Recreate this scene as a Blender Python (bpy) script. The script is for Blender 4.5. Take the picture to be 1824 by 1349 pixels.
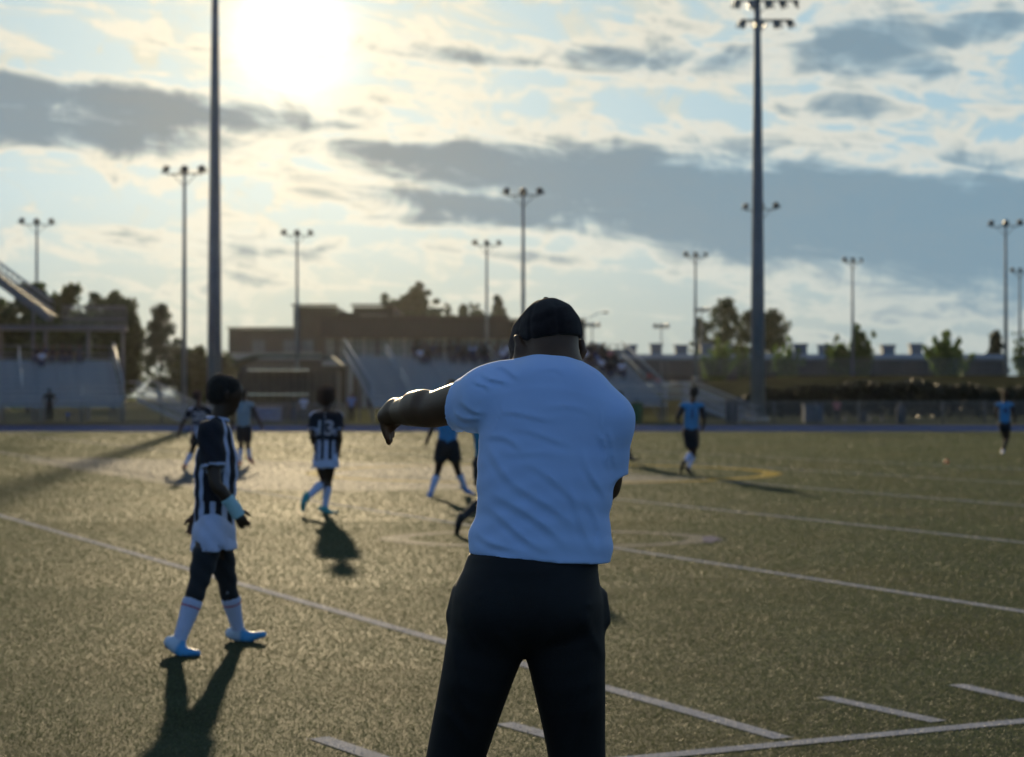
import bpy, bmesh, math, random
import numpy as np
from mathutils import Vector, Matrix, noise as mnoise

random.seed(7)
RNG = np.random.default_rng(11)
scene = bpy.context.scene
COL = scene.collection
for o in list(bpy.data.objects):
    bpy.data.objects.remove(o)

# ---------------------------------------------------------------- camera
CAM_H = 1.55
FPX = 65.0 / 36.0 * 1824.0           # focal length in photograph pixels
PITCH = math.atan(32.5 / FPX)
cam_d = bpy.data.cameras.new('camera')
cam_d.lens = 65.0
cam_d.sensor_width = 36.0
cam_d.clip_start = 0.1
cam_d.clip_end = 6000
cam_d.dof.use_dof = True
cam_d.dof.focus_distance = 5.05
cam_d.dof.aperture_fstop = 4.2
cam = bpy.data.objects.new('camera', cam_d)
COL.objects.link(cam)
cam.location = (0, 0, CAM_H)
cam.rotation_euler = (math.radians(90) + PITCH, 0, 0)
scene.camera = cam

# ---------------------------------------------------------------- light
SUN_AZ = math.radians(-6.8)          # from +Y, positive towards +X
SUN_EL = math.radians(11.0)
SUN_DIR = Vector((math.sin(SUN_AZ) * math.cos(SUN_EL), math.cos(SUN_AZ) * math.cos(SUN_EL), math.sin(SUN_EL)))
sun_d = bpy.data.lights.new('sun', 'SUN')
sun_d.energy = 5.0
sun_d.color = (1.0, 0.79, 0.48)
sun_d.angle = math.radians(0.9)
sun = bpy.data.objects.new('sun', sun_d)
COL.objects.link(sun)
sun.rotation_euler = SUN_DIR.to_track_quat('Z', 'Y').to_euler()

vs = scene.view_settings
scene.display_settings.display_device = 'sRGB'
vs.view_transform = 'Standard'
vs.look = 'None'
vs.gamma = 1.0
vs.use_curve_mapping = False
vs.exposure = 0.5
scene.cycles.use_denoising = True
scene.cycles.max_bounces = 8
scene.cycles.diffuse_bounces = 3
scene.cycles.glossy_bounces = 3
scene.cycles.transmission_bounces = 4
scene.cycles.transparent_max_bounces = 12
scene.cycles.volume_bounces = 0
scene.cycles.sample_clamp_indirect = 6.0
scene.cycles.sample_clamp_direct = 0.0

# ---------------------------------------------------------------- shader expressions
class G:
    """node graph helper: arithmetic on sockets builds Math nodes"""
    def __init__(self, nt):
        self.nt = nt
    def node(self, t, **kw):
        n = self.nt.nodes.new(t)
        for k, v in kw.items():
            setattr(n, k, v)
        return n
    def put(self, sock, v):
        if isinstance(v, X):
            self.nt.links.new(v.s, sock)
        elif hasattr(v, 'is_output'):
            self.nt.links.new(v, sock)
        else:
            sock.default_value = v
    def math(self, op, *a):
        n = self.node('ShaderNodeMath', operation=op)
        for i, v in enumerate(a):
            self.put(n.inputs[i], v)
        return X(self, n.outputs[0])
    def sstep(self, v, lo, hi, a=0.0, b=1.0):
        n = self.node('ShaderNodeMapRange', interpolation_type='SMOOTHSTEP')
        self.put(n.inputs[0], v)
        for i, q in enumerate((lo, hi, a, b)):
            self.put(n.inputs[i + 1], q)
        return X(self, n.outputs[0])
    def mix(self, f, a, b):
        n = self.node('ShaderNodeMix', data_type='RGBA')
        self.put(n.inputs[0], f)
        for i, v in ((6, a), (7, b)):
            if isinstance(v, (tuple, list)):
                v = (v[0], v[1], v[2], 1.0)
            self.put(n.inputs[i], v)
        return n.outputs[2]
    def scale(self, c, f):
        n = self.node('ShaderNodeVectorMath', operation='SCALE')
        if isinstance(c, (tuple, list)):
            n.inputs[0].default_value = c[:3]
        else:
            self.put(n.inputs[0], c)
        self.put(n.inputs['Scale'], f)
        return n.outputs[0]
    def vadd(self, a, b):
        n = self.node('ShaderNodeVectorMath', operation='ADD')
        self.put(n.inputs[0], a); self.put(n.inputs[1], b)
        return n.outputs[0]
    def comb(self, x, y, z=0.0):
        n = self.node('ShaderNodeCombineXYZ')
        for i, v in enumerate((x, y, z)):
            self.put(n.inputs[i], v)
        return n.outputs[0]
    def sep(self, v):
        n = self.node('ShaderNodeSeparateXYZ')
        self.nt.links.new(v, n.inputs[0])
        return [X(self, n.outputs[i]) for i in range(3)]
    def noise(self, vec, sc=1.0, det=4.0, rough=0.5, dist=0.0, out=0):
        n = self.node('ShaderNodeTexNoise')
        if vec is not None:
            self.nt.links.new(vec, n.inputs['Vector'])
        n.inputs['Scale'].default_value = sc
        n.inputs['Detail'].default_value = det
        n.inputs['Roughness'].default_value = rough
        n.inputs['Distortion'].default_value = dist
        return X(self, n.outputs[out])

class X:
    def __init__(self, g, s):
        self.g, self.s = g, s
    def __add__(self, o): return self.g.math('ADD', self, o)
    def __radd__(self, o): return self.g.math('ADD', o, self)
    def __sub__(self, o): return self.g.math('SUBTRACT', self, o)
    def __rsub__(self, o): return self.g.math('SUBTRACT', o, self)
    def __mul__(self, o): return self.g.math('MULTIPLY', self, o)
    def __rmul__(self, o): return self.g.math('MULTIPLY', o, self)
    def __truediv__(self, o): return self.g.math('DIVIDE', self, o)
    def __pow__(self, o): return self.g.math('POWER', self, o)

# ---------------------------------------------------------------- sky
def PX(px, py):
    """photograph pixel -> azimuth, elevation in degrees"""
    u, v = (px - 912) / FPX, (674.5 - py) / FPX
    fy, fz = math.cos(PITCH) - v * math.sin(PITCH), math.sin(PITCH) + v * math.cos(PITCH)
    return math.degrees(math.atan2(u, fy)), math.degrees(math.atan2(fz, math.hypot(u, fy)))

def build_world():
    w = bpy.data.worlds.new('World')
    scene.world = w
    w.use_nodes = True
    nt = w.node_tree
    nt.nodes.clear()
    g = G(nt)
    out = g.node('ShaderNodeOutputWorld')
    bg = g.node('ShaderNodeBackground')
    nt.links.new(bg.outputs[0], out.inputs[0])
    sky = g.node('ShaderNodeTexSky', sky_type='NISHITA')
    sky.sun_disc = False
    sky.sun_elevation = SUN_EL
    sky.sun_rotation = SUN_AZ
    sky.air_density = 1.0
    sky.dust_density = 1.6
    sky.ozone_density = 5.0
    tc = g.node('ShaderNodeTexCoord')
    d = tc.outputs['Generated']
    x, y, z = g.sep(d)
    A = g.math('ARCTAN2', x, y) * 57.29578
    H = g.math('ARCSINE', z) * 57.29578
    dp = g.node('ShaderNodeVectorMath', operation='DOT_PRODUCT')
    nt.links.new(d, dp.inputs[0]); dp.inputs[1].default_value = SUN_DIR
    ang = g.math('ARCCOSINE', g.math('MINIMUM', X(g, dp.outputs['Value']), 0.999999)) * 57.29578
    # cloud deck coordinates: degrees, streaked along the horizon, the streaks sinking a little to the right
    T = H + A * 0.10
    big = g.noise(g.comb(A * 0.10, T * 0.42, 3.7), 1.0, 6, 0.55, 0.4)
    fine = g.noise(g.comb(A * 0.26, T * 1.25, 9.1), 1.0, 9, 0.58, 0.8)
    puff = g.noise(g.comb(A * 0.55, H * 0.75, 5.2), 1.0, 9, 0.58, 0.7)
    # the dark cloud banks: lobes anchored in azimuth and elevation, ragged by noise
    lob = None
    for (px, py, sx, sy, sl, st) in [
        (170, 186, 350, 32, .055, 1.25), (90, 225, 270, 32, .06, 1.2),
        (830, 285, 260, 28, .10, .95), (1130, 328, 380, 52, .10, 1.35), (1500, 385, 480, 78, .10, 1.6), (1800, 420, 360, 96, .08, 1.5),
        (930, 372, 230, 38, .05, 1.05), (1230, 415, 260, 40, .08, .7),
        (1530, 82, 125, 56, .0, .85), (1655, 130, 70, 32, .2, .8), (1745, 48, 130, 32, -.1, .65), (1500, 195, 90, 34, .1, .5),
        (840, 104, 150, 17, .08, .62), (1110, 108, 160, 22, .12, .68), (1260, 106, 130, 28, .0, .72),
        (470, 440, 220, 26, .02, .5), (960, 452, 100, 16, .1, .4), (1640, 290, 320, 50, .05, .5), (560, 100, 60, 9, 0, .5)]:
        a0, h0 = PX(px, py)
        da, dh = sx / 57.5, sy / 57.5
        u = (A - a0) * (1 / da)
        v = (H - h0 + (A - a0) * sl) * (1 / dh)
        q = g.math('EXPONENT', (u * u + v * v) * -0.7) * st
        lob = q if lob is None else g.math('MAXIMUM', lob, q)
    # the deck goes on all round, thinned far from the sun for bluer fill
    deck = g.sstep(big, 0.50, 0.70) * 0.95
    inside = g.sstep(g.math('ABSOLUTE', A), 15.0, 24.0)
    above = g.sstep(H, 12.5, 19.0)
    deck = deck * g.math('MAXIMUM', inside, above)
    body = g.math('MAXIMUM', lob, deck) + (fine - 0.5) * 1.9 + (puff - 0.5) * 1.5
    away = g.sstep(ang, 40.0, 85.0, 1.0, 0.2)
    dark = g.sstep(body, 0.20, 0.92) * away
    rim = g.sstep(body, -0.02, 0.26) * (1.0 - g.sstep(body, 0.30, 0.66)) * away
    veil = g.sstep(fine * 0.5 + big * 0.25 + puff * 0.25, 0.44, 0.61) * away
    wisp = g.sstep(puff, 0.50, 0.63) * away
    low = g.sstep(H, 1.0, 7.0, 1.0, 0.0)
    near = g.math('EXPONENT', ang * -0.105)
    nn = g.math('MINIMUM', near * 1.6, 1.0)
    core = g.math('EXPONENT', g.math('POWER', ang * (1 / 1.3), 2.0) * -1.0)
    halo = g.math('EXPONENT', g.math('POWER', ang * (1 / 5.0), 2.0) * -1.0)
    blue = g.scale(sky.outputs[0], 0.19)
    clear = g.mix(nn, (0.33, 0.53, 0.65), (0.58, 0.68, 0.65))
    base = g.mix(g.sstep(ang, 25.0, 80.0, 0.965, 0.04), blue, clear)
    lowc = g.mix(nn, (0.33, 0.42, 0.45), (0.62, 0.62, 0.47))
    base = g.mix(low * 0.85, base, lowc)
    # thin sunlit veil: cream towards the sun, blue-white away from it
    creamc = g.mix(nn, (0.58, 0.64, 0.61), (0.87, 0.79, 0.58))
    c = g.mix(g.math('MAXIMUM', veil * 0.85, wisp * 0.7) * (1.0 - low * 0.72), base, creamc)
    rimc = g.mix(nn, (0.70, 0.71, 0.65), (1.05, 0.95, 0.74))
    c = g.mix(rim * (0.75 - low * 0.5), c, rimc)
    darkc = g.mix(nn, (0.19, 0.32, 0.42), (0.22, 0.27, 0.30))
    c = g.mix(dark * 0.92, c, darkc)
    # sun behind thin cloud
    glow = (halo * 0.12 + core * 2.0) * (1.0 - dark * 0.5) * (fine * 1.6 + 0.2)
    c = g.vadd(c, g.scale((1.0, 0.90, 0.66), glow))
    # below the horizon
    c = g.mix(g.sstep(H, -2.0, -0.2), (0.06, 0.06, 0.05), c)
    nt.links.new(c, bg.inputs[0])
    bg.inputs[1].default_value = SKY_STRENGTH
    return w
SKY_STRENGTH = 0.68
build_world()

# ---------------------------------------------------------------- geometry helpers
def W(px, py, Y):
    """the place at depth Y that the photograph shows at this pixel"""
    u, v = (px - 912) / FPX, (674.5 - py) / FPX
    t = Y / (math.cos(PITCH) - v * math.sin(PITCH))
    return Vector((u * t, Y, CAM_H + t * (math.sin(PITCH) + v * math.cos(PITCH))))

def GP(px, py):
    """ground point (z = 0) under this pixel"""
    u, v = (px - 912) / FPX, (674.5 - py) / FPX
    dz = math.sin(PITCH) + v * math.cos(PITCH)
    t = -CAM_H / dz
    return Vector((u * t, t * (math.cos(PITCH) - v * math.sin(PITCH)), 0))

def tag(o, label=None, cat=None, group=None, kind=None):
    if label: o['label'] = label
    if cat: o['category'] = cat
    if group: o['group'] = group
    if kind: o['kind'] = kind
    return o

def empty(name, loc, rz=0.0):
    o = bpy.data.objects.new(name, None)
    o.empty_display_size = 0.2
    o.location = loc
    o.rotation_euler = (0, 0, rz)
    COL.objects.link(o)
    return o

def link(name, me, parent=None, mat=None):
    o = bpy.data.objects.new(name, me)
    COL.objects.link(o)
    if mat is not None and not me.materials:
        me.materials.append(mat)
    if parent is not None:
        o.parent = parent
    return o

def np_mesh(name, V, F, smooth=True):
    """V (n,3) float, F (m,3 or 4) int"""
    V = np.ascontiguousarray(V, dtype=np.float32); F = np.ascontiguousarray(F, dtype=np.int32)
    me = bpy.data.meshes.new(name)
    m, k = F.shape
    me.vertices.add(len(V)); me.vertices.foreach_set('co', V.ravel())
    me.loops.add(m * k); me.loops.foreach_set('vertex_index', F.ravel())
    me.polygons.add(m)
    me.polygons.foreach_set('loop_start', np.arange(0, m * k, k, dtype=np.int32))
    if smooth:
        me.polygons.foreach_set('use_smooth', np.ones(m, dtype=bool))
    me.update(calc_edges=True)
    return me

class MB:
    """collects simple solids, builds ONE mesh"""
    def __init__(self):
        self.v, self.f, self.sm = [], [], []
    def add(self, vs, fs, smooth=False):
        b = len(self.v)
        self.v += [tuple(q) for q in vs]
        self.f += [tuple(i + b for i in q) for q in fs]
        self.sm += [smooth] * len(fs)
        return self
    def box(self, c, s, rz=0.0):
        hx, hy, hz = s[0] / 2, s[1] / 2, s[2] / 2
        ca, sa = math.cos(rz), math.sin(rz)
        vs = []
        for z in (-hz, hz):
            for x, y in ((-hx, -hy), (hx, -hy), (hx, hy), (-hx, hy)):
                vs.append((c[0] + x * ca - y * sa, c[1] + x * sa + y * ca, c[2] + z))
        return self.add(vs, [(3, 2, 1, 0), (4, 5, 6, 7), (0, 1, 5, 4), (1, 2, 6, 5), (2, 3, 7, 6), (3, 0, 4, 7)])
    def span(self, a, b):
        return self.box([(a[i] + b[i]) / 2 for i in range(3)], [abs(b[i] - a[i]) for i in range(3)])
    def tube(self, pts, rad, n=8, caps=True, smooth=True):
        pts = [Vector(p) for p in pts]
        if not hasattr(rad, '__len__'):
            rad = [rad] * len(pts)
        vs, fs = [], []
        for i, p in enumerate(pts):
            t = (pts[min(i + 1, len(pts) - 1)] - pts[max(i - 1, 0)]).normalized()
            r = Vector((0, 0, 1)) if abs(t.z) < 0.9 else Vector((1, 0, 0))
            u = t.cross(r).normalized(); w = t.cross(u).normalized()
            for k in range(n):
                a = 2 * math.pi * k / n
                vs.append(p + (u * math.cos(a) + w * math.sin(a)) * rad[i])
        for i in range(len(pts) - 1):
            for k in range(n):
                k2 = (k + 1) % n
                fs.append((i * n + k, i * n + k2, (i + 1) * n + k2, (i + 1) * n + k))
        if caps:
            fs.append(tuple(range(n - 1, -1, -1)))
            fs.append(tuple((len(pts) - 1) * n + k for k in range(n)))
        self.add(vs, fs, smooth)
        if caps:
            self.sm[-1] = self.sm[-2] = False
        return self
    def bar(self, a, b, w, h=None):
        """square bar from a to b"""
        h = h or w
        a, b = Vector(a), Vector(b)
        t = (b - a).normalized()
        r = Vector((0, 0, 1)) if abs(t.z) < 0.95 else Vector((0, 1, 0))
        u = t.cross(r).normalized() * (w / 2); q = u.cross(t).normalized() * (h / 2)
        vs = [a - u - q, a + u - q, a + u + q, a - u + q, b - u - q, b + u - q, b + u + q, b - u + q]
        return self.add(vs, [(3, 2, 1, 0), (4, 5, 6, 7), (0, 1, 5, 4), (1, 2, 6, 5), (2, 3, 7, 6), (3, 0, 4, 7)])
    def mesh(self, name):
        me = bpy.data.meshes.new(name)
        me.from_pydata(self.v, [], self.f)
        me.polygons.foreach_set('use_smooth', self.sm)
        me.update()
        return me
    def build(self, name, mat, parent=None):
        return link(name, self.mesh(name), parent, mat)

# ---------------------------------------------------------------- materials
MATS = {}
def mat(name, col, rough=0.6, var=0.12, scale=6.0, bump=0.0, bscale=60.0, metal=0.0, spec=0.4, trans=0.0, tint=None, sheen=0.0, det=4.0):
    """plain procedural surface: noise-varied colour, optional bump and light passing through"""
    if name in MATS:
        return MATS[name]
    m = bpy.data.materials.new(name)
    m.use_nodes = True
    nt = m.node_tree
    g = G(nt)
    bs = nt.nodes['Principled BSDF']
    tc = g.node('ShaderNodeTexCoord')
    n = g.noise(tc.outputs['Object'], scale, det, 0.6)
    lo = tuple(c * (1 - var) for c in col)
    hi = tuple(min(1.0, c * (1 + var)) for c in (tint or col))
    c = g.mix(g.sstep(n, 0.3, 0.7), lo, hi)
    nt.links.new(c, bs.inputs['Base Color'])
    bs.inputs['Roughness'].default_value = rough
    bs.inputs['Metallic'].default_value = metal
    bs.inputs['Specular IOR Level'].default_value = spec
    if sheen:
        bs.inputs['Sheen Weight'].default_value = sheen
        bs.inputs['Sheen Roughness'].default_value = 0.4
    if bump:
        b = g.node('ShaderNodeBump')
        b.inputs['Strength'].default_value = bump
        b.inputs['Distance'].default_value = 0.02
        g.put(b.inputs['Height'], g.noise(tc.outputs['Object'], bscale, 5, 0.6))
        nt.links.new(b.outputs[0], bs.inputs['Normal'])
    if trans:
        t = g.node('ShaderNodeBsdfTranslucent')
        nt.links.new(c, t.inputs[0])
        mx = g.node('ShaderNodeMixShader')
        mx.inputs[0].default_value = trans
        nt.links.new(bs.outputs[0], mx.inputs[1]); nt.links.new(t.outputs[0], mx.inputs[2])
        nt.links.new(mx.outputs[0], nt.nodes['Material Output'].inputs[0])
    MATS[name] = m
    return m

def blade_mat(name, dark, light, trans=0.45, wear=None, spec=0.4):
    """turf fibres: colour varies from fibre to fibre and in worn patches, light passes through"""
    m = bpy.data.materials.new(name)
    m.use_nodes = True
    nt = m.node_tree
    g = G(nt)
    bs = nt.nodes['Principled BSDF']
    geo = g.node('ShaderNodeNewGeometry')
    rnd = X(g, geo.outputs['Random Per Island'])
    pos = geo.outputs['Position']
    patch = g.noise(pos, 0.35, 5, 0.6)
    c = g.mix(rnd, dark, light)
    if wear:
        c = g.mix(g.sstep(patch, 0.42, 0.68) * 0.7, c, wear)
    nt.links.new(c, bs.inputs['Base Color'])
    bs.inputs['Roughness'].default_value = 0.55
    bs.inputs['Specular IOR Level'].default_value = spec
    t = g.node('ShaderNodeBsdfTranslucent')
    nt.links.new(c, t.inputs[0])
    mx = g.node('ShaderNodeMixShader')
    mx.inputs[0].default_value = trans
    nt.links.new(bs.outputs[0], mx.inputs[1]); nt.links.new(t.outputs[0], mx.inputs[2])
    nt.links.new(mx.outputs[0], nt.nodes['Material Output'].inputs[0])
    return m

# ---------------------------------------------------------------- ground, track, pitch
M_infill = mat('turf_infill', (0.026, 0.036, 0.023), 0.68, 0.4, 1.2, bump=0.5, bscale=90, spec=0.010)
M_ground = mat('dry_grass', (0.065, 0.062, 0.03), 1.0, 0.35, 0.25, bump=0.3, bscale=4, tint=(0.08, 0.078, 0.04), spec=0.0)
M_track = mat('blue_track', (0.028, 0.048, 0.115), 1.0, 0.12, 1.5, spec=0.0)
TRACK0, TRACK1 = 81.5, 101.0

def sheet(name, x0, x1, y0, y1, z, m, nx=1, ny=1):
    V, F = [], []
    for j in range(ny + 1):
        for i in range(nx + 1):
            V.append((x0 + (x1 - x0) * i / nx, y0 + (y1 - y0) * j / ny, z))
    for j in range(ny):
        for i in range(nx):
            a = j * (nx + 1) + i
            F.append((a, a + 1, a + nx + 2, a + nx + 1))
    me = bpy.data.meshes.new(name); me.from_pydata(V, [], F); me.update()
    return tag(link(name, me, None, m), kind='structure')
sheet('ground', -2500, 2500, -600, 4500, 0.0, M_ground, 10, 10)
sheet('pitch', -75, 75, -6, TRACK0, 0.004, M_infill)
tr = sheet('running_track', -140, 140, TRACK0, TRACK1, 0.010, M_track)
M_white_paint = mat('white_paint', (0.35, 0.36, 0.40), 1.0, 0.15, 12, spec=0.0)
for k, yy in enumerate(np.linspace(TRACK0 + 1.6, TRACK1 - 2.2, 8)):
    mb = MB(); mb.add([(-140, yy - .03, .014), (140, yy - .03, .014), (140, yy + .03, .014), (-140, yy + .03, .014)], [(0, 1, 2, 3)])
    tag(mb.build('lane_line', M_white_paint), kind='structure')

# painted markings on the turf, as ground polygons / masks
def seg_mask(a, b, w):
    a, b = np.array(a[:2]), np.array(b[:2])
    L = np.linalg.norm(b - a); t = (b - a) / L; n = np.array((-t[1], t[0]))
    def f(P):
        q = P - a
        s, d = q @ t, q @ n
        return (s > 0) & (s < L) & (np.abs(d) < w / 2)
    poly = [a + n * w / 2, a - n * w / 2, b - n * w / 2, b + n * w / 2]
    return f, [tuple(p) for p in poly]
def poly_mask(pts):
    pts = [tuple(p[:2]) for p in pts]
    def f(P):
        x, y = P[:, 0], P[:, 1]
        ins = np.zeros(len(P), bool)
        for i in range(len(pts)):
            (x1, y1), (x2, y2) = pts[i - 1], pts[i]
            c = ((y1 > y) != (y2 > y)) & (x < (x2 - x1) * (y - y1) / (y2 - y1 + 1e-12) + x1)
            ins ^= c
        return ins
    return f, pts
def ring_mask(c, rx, ry, w, rot=0.0):
    c = np.array(c); ca, sa = math.cos(rot), math.sin(rot)
    def rr(P, k):
        q = P - c
        u = q[:, 0] * ca + q[:, 1] * sa; v = -q[:, 0] * sa + q[:, 1] * ca
        return (u / (rx + k)) ** 2 + (v / (ry + k)) ** 2
    def f(P):
        return (rr(P, w / 2) < 1) & (rr(P, -w / 2) > 1)
    outer, inner = [], []
    for i in range(64):
        a = 2 * math.pi * i / 64
        for lst, k in ((outer, w / 2), (inner, -w / 2)):
            u, v = (rx + k) * math.cos(a), (ry + k) * math.sin(a)
            lst.append((c[0] + u * ca - v * sa, c[1] + u * sa + v * ca))
    return f, (outer, inner)
def through(p, q, s0, s1):
    a, b = GP(*p), GP(*q)
    t = (b - a).normalized()
    return a + t * s0, a + t * s1

MARKS = []
def add_mark(name, f, poly, kind, z=0.008):
    MARKS.append((name, f, poly, kind, z))
rf, rp = ring_mask((0.62, 37.6), 4.62, 4.55, 0.34)
add_mark('yellow_ring', rf, rp, 'yellow', 0.012)
logo_px = [(30, 819), (130, 836), (230, 852), (330, 868), (450, 874), (620, 876), (800, 873), (1000, 868), (1180, 861), (1245, 857),
           (1130, 848), (1010, 840), (900, 833), (760, 827), (560, 823), (330, 820), (150, 817)]
lf, lp = poly_mask([GP(*p) for p in logo_px])
add_mark('painted_logo', lf, lp, 'worn', 0.008)
of, op = ring_mask((0.40, 20.15), 1.68, 1.12, 0.30)
add_mark('painted_oval', of, op, 'worn', 0.008)
tf, tp = poly_mask([GP(1250, 959), GP(1266, 956), GP(1284, 962), GP(1266, 969), GP(1252, 967)])
add_mark('painted_oval_tip', tf, tp, 'navy', 0.012)
a, b = through((1395, 1318), (0, 919.5), 0.0, 70.0)
add_mark('yard_line', *seg_mask(a, b, 0.10), 'white')
for p, q in (((1424, 1029), (1824, 1091.5)), ((1424, 925), (1824, 968)), ((1424, 869), (1824, 902)), ((1424, 838), (1824, 862)), ((1424, 818), (1824, 837))):
    a, b = through(p, q, -60.0, 22.0)
    add_mark('yard_line', *seg_mask(a, b, 0.10), 'white')
a, b = through((1424, 1325.5), (1824, 1287), -5.0, 40.0)
add_mark('side_line', *seg_mask(a, b, 0.10), 'white')
for p, q in (((1468, 1244), (1672, 1288)), ((1703, 1222), (1870, 1260)), ((898, 1291), (1010, 1322)), ((568, 1317), (700, 1362))):
    add_mark('hash_mark', *seg_mask(GP(*p), GP(*q), 0.10), 'white')

M_blade = blade_mat('turf_blade', (0.028, 0.044, 0.027), (0.128, 0.150, 0.076), 0.42, (0.112, 0.114, 0.060), 0.12)
PAINT = {'white': blade_mat('white_blade', (0.19, 0.205, 0.245), (0.38, 0.40, 0.45), 0.15),
         'worn': blade_mat('worn_white_blade', (0.15, 0.155, 0.16), (0.33, 0.32, 0.31), 0.3),
         'yellow': blade_mat('yellow_blade', (0.30, 0.21, 0.03), (0.46, 0.34, 0.05), 0.3),
         'navy': blade_mat('navy_blade', (0.10, 0.10, 0.20), (0.20, 0.19, 0.33), 0.3)}
PAINT_SHEET = {'white': mat('white_line_base', (0.25, 0.25, 0.27), 0.8, spec=0.004), 'worn': mat('worn_line_base', (0.09, 0.09, 0.085), 0.75, 0.3, 3, spec=0.006),
               'yellow': mat('yellow_line_base', (0.24, 0.17, 0.03), 0.8, spec=0.004), 'navy': mat('navy_line_base', (0.07, 0.07, 0.13), 0.8, spec=0.004)}

def blades(P, w, h):
    n = len(P)
    yaw = RNG.uniform(0, math.pi, n)
    lean = RNG.normal(0, 0.75, (n, 2)) + np.array((0.10, -0.15))
    hh = h * RNG.uniform(0.55, 1.15, n)
    ww = w * RNG.uniform(0.7, 1.3, n)
    dx, dy = np.cos(yaw) * ww / 2, np.sin(yaw) * ww / 2
    V = np.zeros((n, 3, 3), np.float32)
    V[:, 0, 0] = P[:, 0] - dx; V[:, 0, 1] = P[:, 1] - dy
    V[:, 1, 0] = P[:, 0] + dx; V[:, 1, 1] = P[:, 1] + dy
    V[:, 2, 0] = P[:, 0] + lean[:, 0] * hh; V[:, 2, 1] = P[:, 1] + lean[:, 1] * hh
    V[:, :2, 2] = 0.004; V[:, 2, 2] = hh
    return V.reshape(-1, 3)

def build_turf():
    bands = [(5.2, 7.5, .0021, .013, 24000), (7.5, 10.5, .0028, .015, 12500), (10.5, 15, .0040, .017, 6200), (15, 23, .0062, .020, 2500),
             (23, 36, .010, .024, 850), (36, 57, .018, .028, 310), (57, TRACK0, .030, .032, 130)]
    got = {i: [] for i in range(-1, len(MARKS))}
    for y0, y1, w, h, dens in bands:
        half = lambda y: 950 / FPX * y + 1.0
        n = int((y1 - y0) * 2 * half(y1) * dens)
        P = np.stack([RNG.uniform(-half(y1), half(y1), n), RNG.uniform(y0, y1, n)], 1)
        P = P[np.abs(P[:, 0]) < 950 / FPX * P[:, 1] + 1.0]
        ids = np.full(len(P), -1)
        for i, (nm, f, poly, kd, z) in enumerate(MARKS):
            e = RNG.normal(0, 0.012 if kd == 'white' else 0.05, (len(P), 2))
            m = (ids < 0) & f(P + e)
            if kd == 'worn':
                m &= RNG.uniform(size=len(P)) < (0.8 if 'logo' in nm else 0.6)
            ids[m] = i
        for i in got:
            s = P[ids == i]
            if len(s):
                got[i].append(blades(s, w, h))
    V = np.concatenate(got[-1])
    me = np_mesh('turf_blades', V, np.arange(len(V)).reshape(-1, 3), smooth=False)
    tag(link('turf_blades', me, None, M_blade), 'short olive green and straw coloured artificial turf fibres of the pitch', 'turf', kind='stuff')
    for i, (nm, f, poly, kd, z) in enumerate(MARKS):
        me = bpy.data.meshes.new(nm)
        if isinstance(poly, tuple):
            o_, i_ = poly
            n = len(o_)
            me.from_pydata([(x, y, z) for x, y in o_ + i_], [], [(k, (k + 1) % n, n + (k + 1) % n, n + k) for k in range(n)])
        else:
            me.from_pydata([(x, y, z) for x, y in poly], [], [tuple(range(len(poly)))])
        me.materials.append(PAINT_SHEET[kd])
        bm = bmesh.new(); bm.from_mesh(me)
        if got[i]:
            V = np.concatenate(got[i])
            me2 = np_mesh('tmp', V, np.arange(len(V)).reshape(-1, 3), smooth=False)
            k0 = len(bm.faces)
            bm.from_mesh(me2)
            bm.faces.ensure_lookup_table()
            for q in range(k0, len(bm.faces)):
                bm.faces[q].material_index = 1
            bpy.data.meshes.remove(me2)
        bm.to_mesh(me); bm.free()
        me.materials.append(PAINT[kd])
        tag(link(nm, me), kind='structure')
build_turf()

# raised bank beyond the track on the right, carrying the far lamps and the long building
def bank_z(x, y):
    a = min(1, max(0, (y - 150) / 70)); a = a * a * (3 - 2 * a)
    b = min(1, max(0, (x - 2) / 30)); b = b * b * (3 - 2 * b)
    return 4.1 * a * b
V, F = [], []
xs = np.linspace(-5, 330, 36); ys = np.linspace(145, 700, 40)
for y in ys:
    for x in xs:
        V.append((x, y, bank_z(x, y) - 0.05 + 0.0))
for j in range(len(ys) - 1):
    for i in range(len(xs) - 1):
        q = j * len(xs) + i
        F.append((q, q + 1, q + len(xs) + 1, q + len(xs)))
M_bank = mat('bank_grass', (0.040, 0.036, 0.022), 1.0, 0.35, 0.3, tint=(0.036, 0.036, 0.018), spec=0.0)
tag(link('grass_bank', np_mesh('grass_bank', np.array(V), np.array(F)), None, M_bank), kind='structure')

# ---------------------------------------------------------------- trees and hedges
M_bark = mat('bark', (0.07, 0.055, 0.04), 0.95, 0.3, 3, bump=0.8, bscale=20)
def leaf_mat(name, a, b, tr=0.45):
    m = blade_mat(name, a, b, tr)
    m.node_tree.nodes['Principled BSDF'].inputs['Roughness'].default_value = 0.6
    return m
LEAF = {'dark': leaf_mat('dark_leaf', (0.020, 0.032, 0.012), (0.055, 0.075, 0.022)),
        'mid': leaf_mat('mid_leaf', (0.045, 0.085, 0.018), (0.11, 0.17, 0.035), 0.5),
        'fresh': leaf_mat('fresh_leaf', (0.065, 0.125, 0.022), (0.16, 0.24, 0.05), 0.55),
        'needle': leaf_mat('needle_leaf', (0.014, 0.026, 0.014), (0.035, 0.055, 0.026), 0.25),
        'hedge': leaf_mat('hedge_leaf', (0.008, 0.011, 0.006), (0.020, 0.024, 0.012), 0.15)}

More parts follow.
